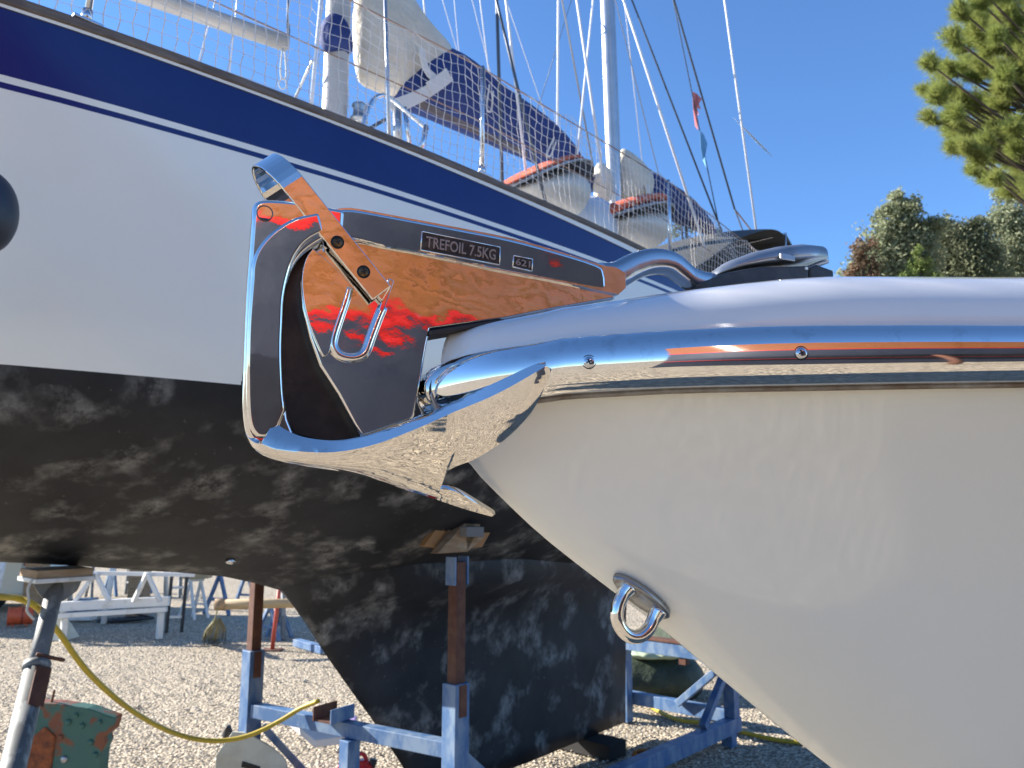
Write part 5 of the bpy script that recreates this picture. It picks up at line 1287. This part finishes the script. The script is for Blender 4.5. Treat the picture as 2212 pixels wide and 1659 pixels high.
# name recess with raised lettering
def plate(corners, text, name):
    P = [AF(x, y, 0.0004) for x, y in corners]; o = prism(name, P, -BM * 0.0008, MT['plate_dark'], anchor, bevel=0.0)
    # shallow rim
    n = len(P); mbr = MB()
    for i in range(4):
        a, b = P[i], P[(i + 1) % 4]; mbr.tube([a + BM * 0.0001, b + BM * 0.0001], 0.0008, 6)
    mbr.build('rim', MT['chrome_flat'], o, smooth=True, fix=False)
    cu = bpy.data.curves.new('lettering', 'FONT'); cu.body = text; cu.align_x = 'CENTER'; cu.align_y = 'CENTER'; cu.extrude = 0.03; cu.size = 1.0; cu.bevel_depth = 0.012; cu.resolution_u = 3
    tmp = bpy.data.objects.new('tmp', cu); COL.objects.link(tmp); dg = bpy.context.evaluated_depsgraph_get(); me = bpy.data.meshes.new_from_object(tmp.evaluated_get(dg)); bpy.data.objects.remove(tmp)
    vv = np.array([v.co for v in me.vertices]); w_, h_ = np.ptp(vv[:, 0]), np.ptp(vv[:, 1]); cx, cy = (vv[:, 0].max() + vv[:, 0].min()) / 2, (vv[:, 1].max() + vv[:, 1].min()) / 2
    c = sum(P, Vector()) / 4; X = (P[1] - P[0] + P[2] - P[3]) / 2; Y = (P[0] - P[3] + P[1] - P[2]) / 2
    sx = 0.89 if len(text) > 4 else 0.76; sy = 0.60 if len(text) > 4 else 0.56
    for i, p_ in enumerate(vv):
        me.vertices[i].co = c + X * ((p_[0] - cx) / w_ * sx) + Y * ((p_[1] - cy) / h_ * sy) + BM * (0.0006 + p_[2] * 0.02)
    link('raised_lettering', me, MT['letter'], o)
plate([(912, 500), (1080, 534), (1079, 572), (909, 540)], 'TREFOIL 7.5KG', 'name_recess')
plate([(1110, 552), (1150, 560), (1149, 586), (1108, 576)], '621', 'number_recess')
crk = cr([A(x, y) for x, y in ((1296, 600), (1330, 596), (1365, 578), (1398, 567), (1428, 566), (1452, 573), (1472, 588), (1490, 602), (1512, 610), (1534, 613))], 44)
rings = []
for i, p in enumerate(crk):
    t_ = (crk[min(i + 1, 43)] - crk[max(i - 1, 0)]).normalized(); nz = BM.cross(t_).normalized(); k = i / 43
    hv = 0.0215 * (1 - k) + 0.0165 * k; hl = 0.0190 * (1 - k) + 0.0135 * k
    rings.append([p + nz * hv * math.copysign(abs(math.sin(a)) ** 0.7, math.sin(a)) + BM * hl * math.copysign(abs(math.cos(a)) ** 0.7, math.cos(a)) for a in np.linspace(0, 6.2832, 24, endpoint=False)])
v, f = loft(rings); mk('shank_crank', v, f, MT['crank'], anchor, smooth=True)
# worn edge swivel at the cranked end
c = A(1540, 606); rod('swivel_joint', [A(1522, 604), A(1536, 610), A(1552, 612)], [0.013, 0.015, 0.012], MT['steel_worn'], anchor, 14)

# ================================================================== varnished boat behind us (mirrored in the polished steel)
def wooden_boat():
    t = thing('varnished_boat', 'varnished wooden boat with red boot stripe mirrored in the polished anchor', 'wooden boat', (7.0, -5.5, 0))
    yc = -5.5; x0, x1 = 1.5, 13.5
    half = lambda x: 1.65 * max(0.0, 1 - abs((x - 7.5) / 6.0) ** 4.5) ** 0.55
    lev = [(3.95, 1.0), (3.05, 0.98), (2.98, 0.975), (2.2, 0.80), (1.75, 0.5), (1.65, 0.42), (1.35, 0.12), (0.5, 0.09), (0.2, 0.09)]
    xs_ = np.linspace(x0, x1, 40)
    def skin(name, za, ka, zb, kb, m, parent=t):
        v = []; f = []
        for side in (1, -1):
            k0 = len(v)
            for x in xs_:
                sh = 0.25 * ((x - 7.5) / 6.0) ** 2
                for z, k in ((za + (sh if za > 3 else 0) * (za - 2.9), ka), ((za + zb) / 2 + (sh * ((za + zb) / 2 - 2.9) if za > 3 else 0), (ka + kb) / 2 + 0.02), (zb + (sh * max(0, zb - 2.9)), kb)):
                    v.append((x, yc + side * half(x) * k, z))
            for i in range(len(xs_) - 1):
                for r in range(2):
                    q = (k0 + i * 3 + r, k0 + i * 3 + r + 1, k0 + (i + 1) * 3 + r + 1, k0 + (i + 1) * 3 + r); f.append(q if side < 0 else q[::-1])
        return mk(name, v, f, m, parent, smooth=True, fix=False)
    n = 9
    for k in range(n):
        za = 5.2 - 1.5 * k / n; zb = 5.2 - 1.5 * (k + 1) / n + 0.006; ka = 1 - 0.03 * k / n; kb = 1 - 0.03 * (k + 1) / n
        skin('plank', za, ka, zb, kb, MT['varnish'])
    skin('boot_stripe', 3.702, 0.97, 3.59, 0.96, MT['red_boot']); skin('upper_bottom', 3.59, 0.96, 2.4, 0.78, MT['navy_bottom']); skin('lower_bottom', 2.4, 0.78, 1.8, 0.45, MT['navy_bottom'])
    skin('garboard', 1.8, 0.45, 1.72, 0.40, MT['red_boot']); skin('keel_top', 1.72, 0.40, 1.6, 0.10, MT['navy_bottom']); skin('keel', 1.6, 0.10, 0.15, 0.08, MT['navy_bottom'])
    v = []; f = []
    for x in xs_:
        sh = 0.25 * ((x - 7.5) / 6.0) ** 2 * 1.05
        for k in (-1, 1): v.append((x, yc + k * half(x), 5.2 + sh * 2.2))
    for i in range(len(xs_) - 1): f.append((2 * i, 2 * i + 1, 2 * i + 3, 2 * i + 2))
    mk('deck', v, f, MT['wood'], t)
    v, f = box((7.5, yc, 5.4), (2.2, 0, 0), (0, 0.8, 0), (0, 0, 0.25)); mk('cabin', v, f, MT['cabin'], t, bevel=0.08)
    for x in (3.5, 7.0, 11.0):
        for k in (-1, 1): rod('shore_prop', [(x, yc + k * 1.8, 0), (x, yc + k * 1.15 * half(x) / 1.65, 2.3)], 0.05, MT['rust'], t)
wooden_boat()

# ================================================================== trees
def limb_tree(name, base, H, r0, label, crown_fn, leafmat, cat='tree', lean=(0, 0), group=None):
    t = thing(name, label, cat, base, group)
    b = Vector(base); top = b + Vector((lean[0], lean[1], H))
    pts = cr([b, b + Vector((lean[0] * 0.2, lean[1] * 0.2, H * 0.35)), b + Vector((lean[0] * 0.7, lean[1] * 0.6, H * 0.7)), top], 12)
    rod('trunk', pts, [r0 * (1 - 0.8 * i / 11) for i in range(12)], MT['bark'], t, 10)
    crown_fn(t, pts); return t
def leaf_mesh(name, centers, size, m, parent, aspect=0.45, up=0.2, n_per=1):
    n = len(centers); C = np.array(centers)
    d = rng.normal(size=(n, 3)); d[:, 2] += up; d /= np.linalg.norm(d, axis=1)[:, None]
    e = np.cross(d, rng.normal(size=(n, 3))); e /= np.linalg.norm(e, axis=1)[:, None]
    L = size * (0.6 + 0.8 * rng.random(n)); W = L * aspect
    V = np.stack([C - d * L[:, None] * 0.5, C + e * W[:, None] * 0.5, C + d * L[:, None] * 0.5, C - e * W[:, None] * 0.5], 1).reshape(-1, 3)
    F = (np.arange(n) * 4)[:, None] + np.arange(4)[None]
    return mk(name, V.tolist(), F.tolist(), m, parent, fix=False)
def clumps(px_list, y, rad, n_leaf, spread_y):
    """leaf positions in clumps placed through the crown volume"""
    out = []
    for x, yy, r in px_list:
        c = at_y(x, yy, y); R_ = r * y / FPX
        for _ in range(max(3, int(n_leaf * (r / 40) ** 2))):
            pass
        k = max(3, int(n_leaf * (r / 40) ** 2)); sub = rng.normal(size=(max(4, k // 60), 3)); sub /= np.linalg.norm(sub, axis=1)[:, None]; sub *= (rng.random(len(sub)) ** 0.4)[:, None] * R_ * np.array([1, spread_y, 1])
        for q in sub:
            kk = k // len(sub); g = rng.normal(size=(kk, 3)) * R_ * 0.20; out.append(np.array(c) + q + g)
    return np.concatenate(out)
def bush(name, y, blobs, m, label, size, n_leaf, trunk_px, aspect=0.42, twigs=True):
    base = at_y(trunk_px, 600, y); base.z = 0
    H = max(at_y(x, yy, y).z for x, yy, r in blobs) * 0.8
    def crown(t, pts):
        P = clumps(blobs, y, 0, n_leaf, 0.9); leaf_mesh('crown', P, size, m, t, aspect)
        mb = MB()
        for x, yy, r in blobs:
            c = at_y(x, yy, y); a = pts[random.randint(5, 9)]; mb.tube(cr([a, (a + c) / 2 + Vector((0, 0, 0.1)), c], 5), [0.06, 0.05, 0.04, 0.03, 0.015], 5)
        mb.build('limbs', MT['bark'], t, smooth=True)
    return limb_tree(name, base, H, 0.14, label, crown, m)
bush('olive_tree', 15.0, [(1935, 430, 22), (1925, 470, 34), (1965, 465, 36), (1910, 515, 46), (1960, 520, 52), (1890, 560, 50), (1935, 580, 60), (1985, 570, 50), (1870, 620, 60), (1950, 660, 70), (2010, 500, 34)], MT['leaf_olive'], 'grey green olive tree with an upright tuft at its top', 0.085, 2100, 1940)
bush('evergreen_tree', 16.5, [(2060, 505, 40), (2100, 500, 36), (2040, 540, 50), (2090, 545, 55), (2130, 560, 40), (2060, 600, 70), (2120, 620, 60)], MT['leaf_dark'], 'dark evergreen tree with a rounded crown between two paler trees', 0.08, 2600, 2080)
bush('red_leaved_shrub', 13.6, [(1862, 535, 26), (1845, 565, 26), (1880, 570, 28), (1838, 600, 24), (1870, 610, 30)], MT['leaf_red'], 'loose shrub with reddish leaves at the foot of the olive tree', 0.06, 1500, 1862)
bush('lime_shrub', 13.2, [(1985, 545, 18), (1990, 575, 24), (1975, 600, 26), (2005, 605, 24)], MT['leaf_lime'], 'fresh light green shrub in front of the dark evergreen', 0.06, 1700, 1990)
bush('olive_tree', 17.5, [(2175, 420, 30), (2200, 400, 36), (2160, 480, 40), (2205, 480, 50), (2190, 540, 55), (2240, 500, 70), (2170, 600, 50), (2230, 600, 60)], MT['leaf_olive'], 'grey green tree standing below the overhanging pine branches', 0.085, 2000, 2200)
bush('distant_tree', 24.0, [(1462, 440, 18), (1478, 448, 16), (1500, 470, 18), (1520, 488, 16), (1545, 505, 16), (1480, 490, 30), (1580, 525, 16), (1610, 535, 12), (1560, 560, 30)], MT['leaf_dark'], 'distant dark green treetop showing behind the net of the yacht', 0.10, 1800, 1500)
bush('distant_tree', 30.0, [(2196, 575, 12), (2208, 560, 12), (1808, 588, 8), (2212, 590, 20)], MT['leaf_olive'], 'small distant grey green treetop at the edge of the evergreen', 0.12, 1500, 2212)
def pine():
    y = 12.5; base = at_y(2420, 600, y); base.z = 0
    def crown(t, pts):
        blobs = [(2075, 20, 26), (2120, 30, 30), (2170, 20, 34), (2050, 75, 26), (2095, 80, 32), (2150, 85, 36), (2205, 70, 36), (2005, 135, 20), (2035, 150, 26), (2080, 145, 30), (2130, 150, 34), (2190, 145, 36), (1992, 195, 16), (2020, 210, 24), (2065, 215, 30), (2115, 215, 32), (2170, 215, 36), (2005, 255, 22), (2045, 268, 26), (2095, 275, 30), (2150, 280, 34), (2200, 280, 30), (2060, 315, 20), (2110, 330, 28), (2165, 340, 32), (2205, 350, 30), (2100, 365, 16), (2135, 385, 18), (2180, 395, 22), (2210, 410, 18), (2240, 100, 50), (2250, 220, 50), (2260, 330, 50), (2150, -30, 50), (2230, -20, 60), (2310, 0, 70), (2320, 150, 80), (2330, 300, 70), (2080, -40, 30)]
        lim = pch([-60, 0, 75, 135, 200, 260, 320, 370, 420, 440], [2060, 2060, 2045, 2005, 2000, 2010, 2065, 2105, 2150, 2190])
        for _ in range(120):
            yy = random.uniform(-40, 425); x = random.uniform(lim(yy) + 15, 2300); blobs.append((x, yy, random.uniform(14, 26)))
        tw = MB(); V = []; F = []
        for x, yy, r in blobs:
            dy = random.uniform(-1.5, 1.5); c = at_y(x, yy, y + dy); Rr = r * (y + dy) / FPX
            a = Vector((at_y(2420, 600, y).x, y, c.z - 0.5 - 0.6 * random.random()))
            tw.tube(cr([a, a.lerp(c, 0.5) + Vector((0, 0, -0.25)), c], 7), [0.05, 0.045, 0.04, 0.03, 0.024, 0.018, 0.012], 5)
            for _ in range(int(10 + r * 0.9)):
                dv = Vector(rng.normal(size=3)); dv.normalize(); tip = c + dv * Rr * random.random() ** 0.45
                od = (tip - a); od.normalize(); od = (od + Vector((0, 0, 0.45)) + dv * 0.75).normalized()
                st_ = tip - od * 0.16
                tw.tube([c.lerp(st_, 0.3), st_], [0.01, 0.006], 4)
                for k in range(46):
                    h = random.random(); o = st_ + od * 0.16 * h
                    nd = (od * (0.5 + 0.7 * h) + Vector(rng.normal(size=3)) * 0.62).normalized(); L = 0.12 + 0.07 * random.random()
                    sdv = nd.cross(Vector(rng.normal(size=3))).normalized() * 0.0042
                    i0 = len(V); V += [tuple(o - sdv), tuple(o + sdv), tuple(o + nd * L)]; F.append((i0, i0 + 1, i0 + 2))
        tw.build('branches', MT['bark'], t, smooth=True)
        mk('crown', V, F, MT['needle'], t, fix=False)
    limb_tree('pine_tree', base, 11.0, 0.2, 'bright green pine whose needle tufts reach in over the trees', crown, None)
pine()
# contrail far up in the sky
def contrail():
    a = ray(1585, 254).normalized() * 9000; b = ray(1668, 338).normalized() * 9600
    o = rod('contrail', [a, a.lerp(b, 0.4), a.lerp(b, 0.75), b], [2, 10, 9, 2], mat('ice_trail', (0.8, 0.8, 0.82), 1.0), None, 8)
    tag(o, 'short thin white vapour trail in the clear blue sky', 'contrail'); o['kind'] = 'stuff'
contrail()
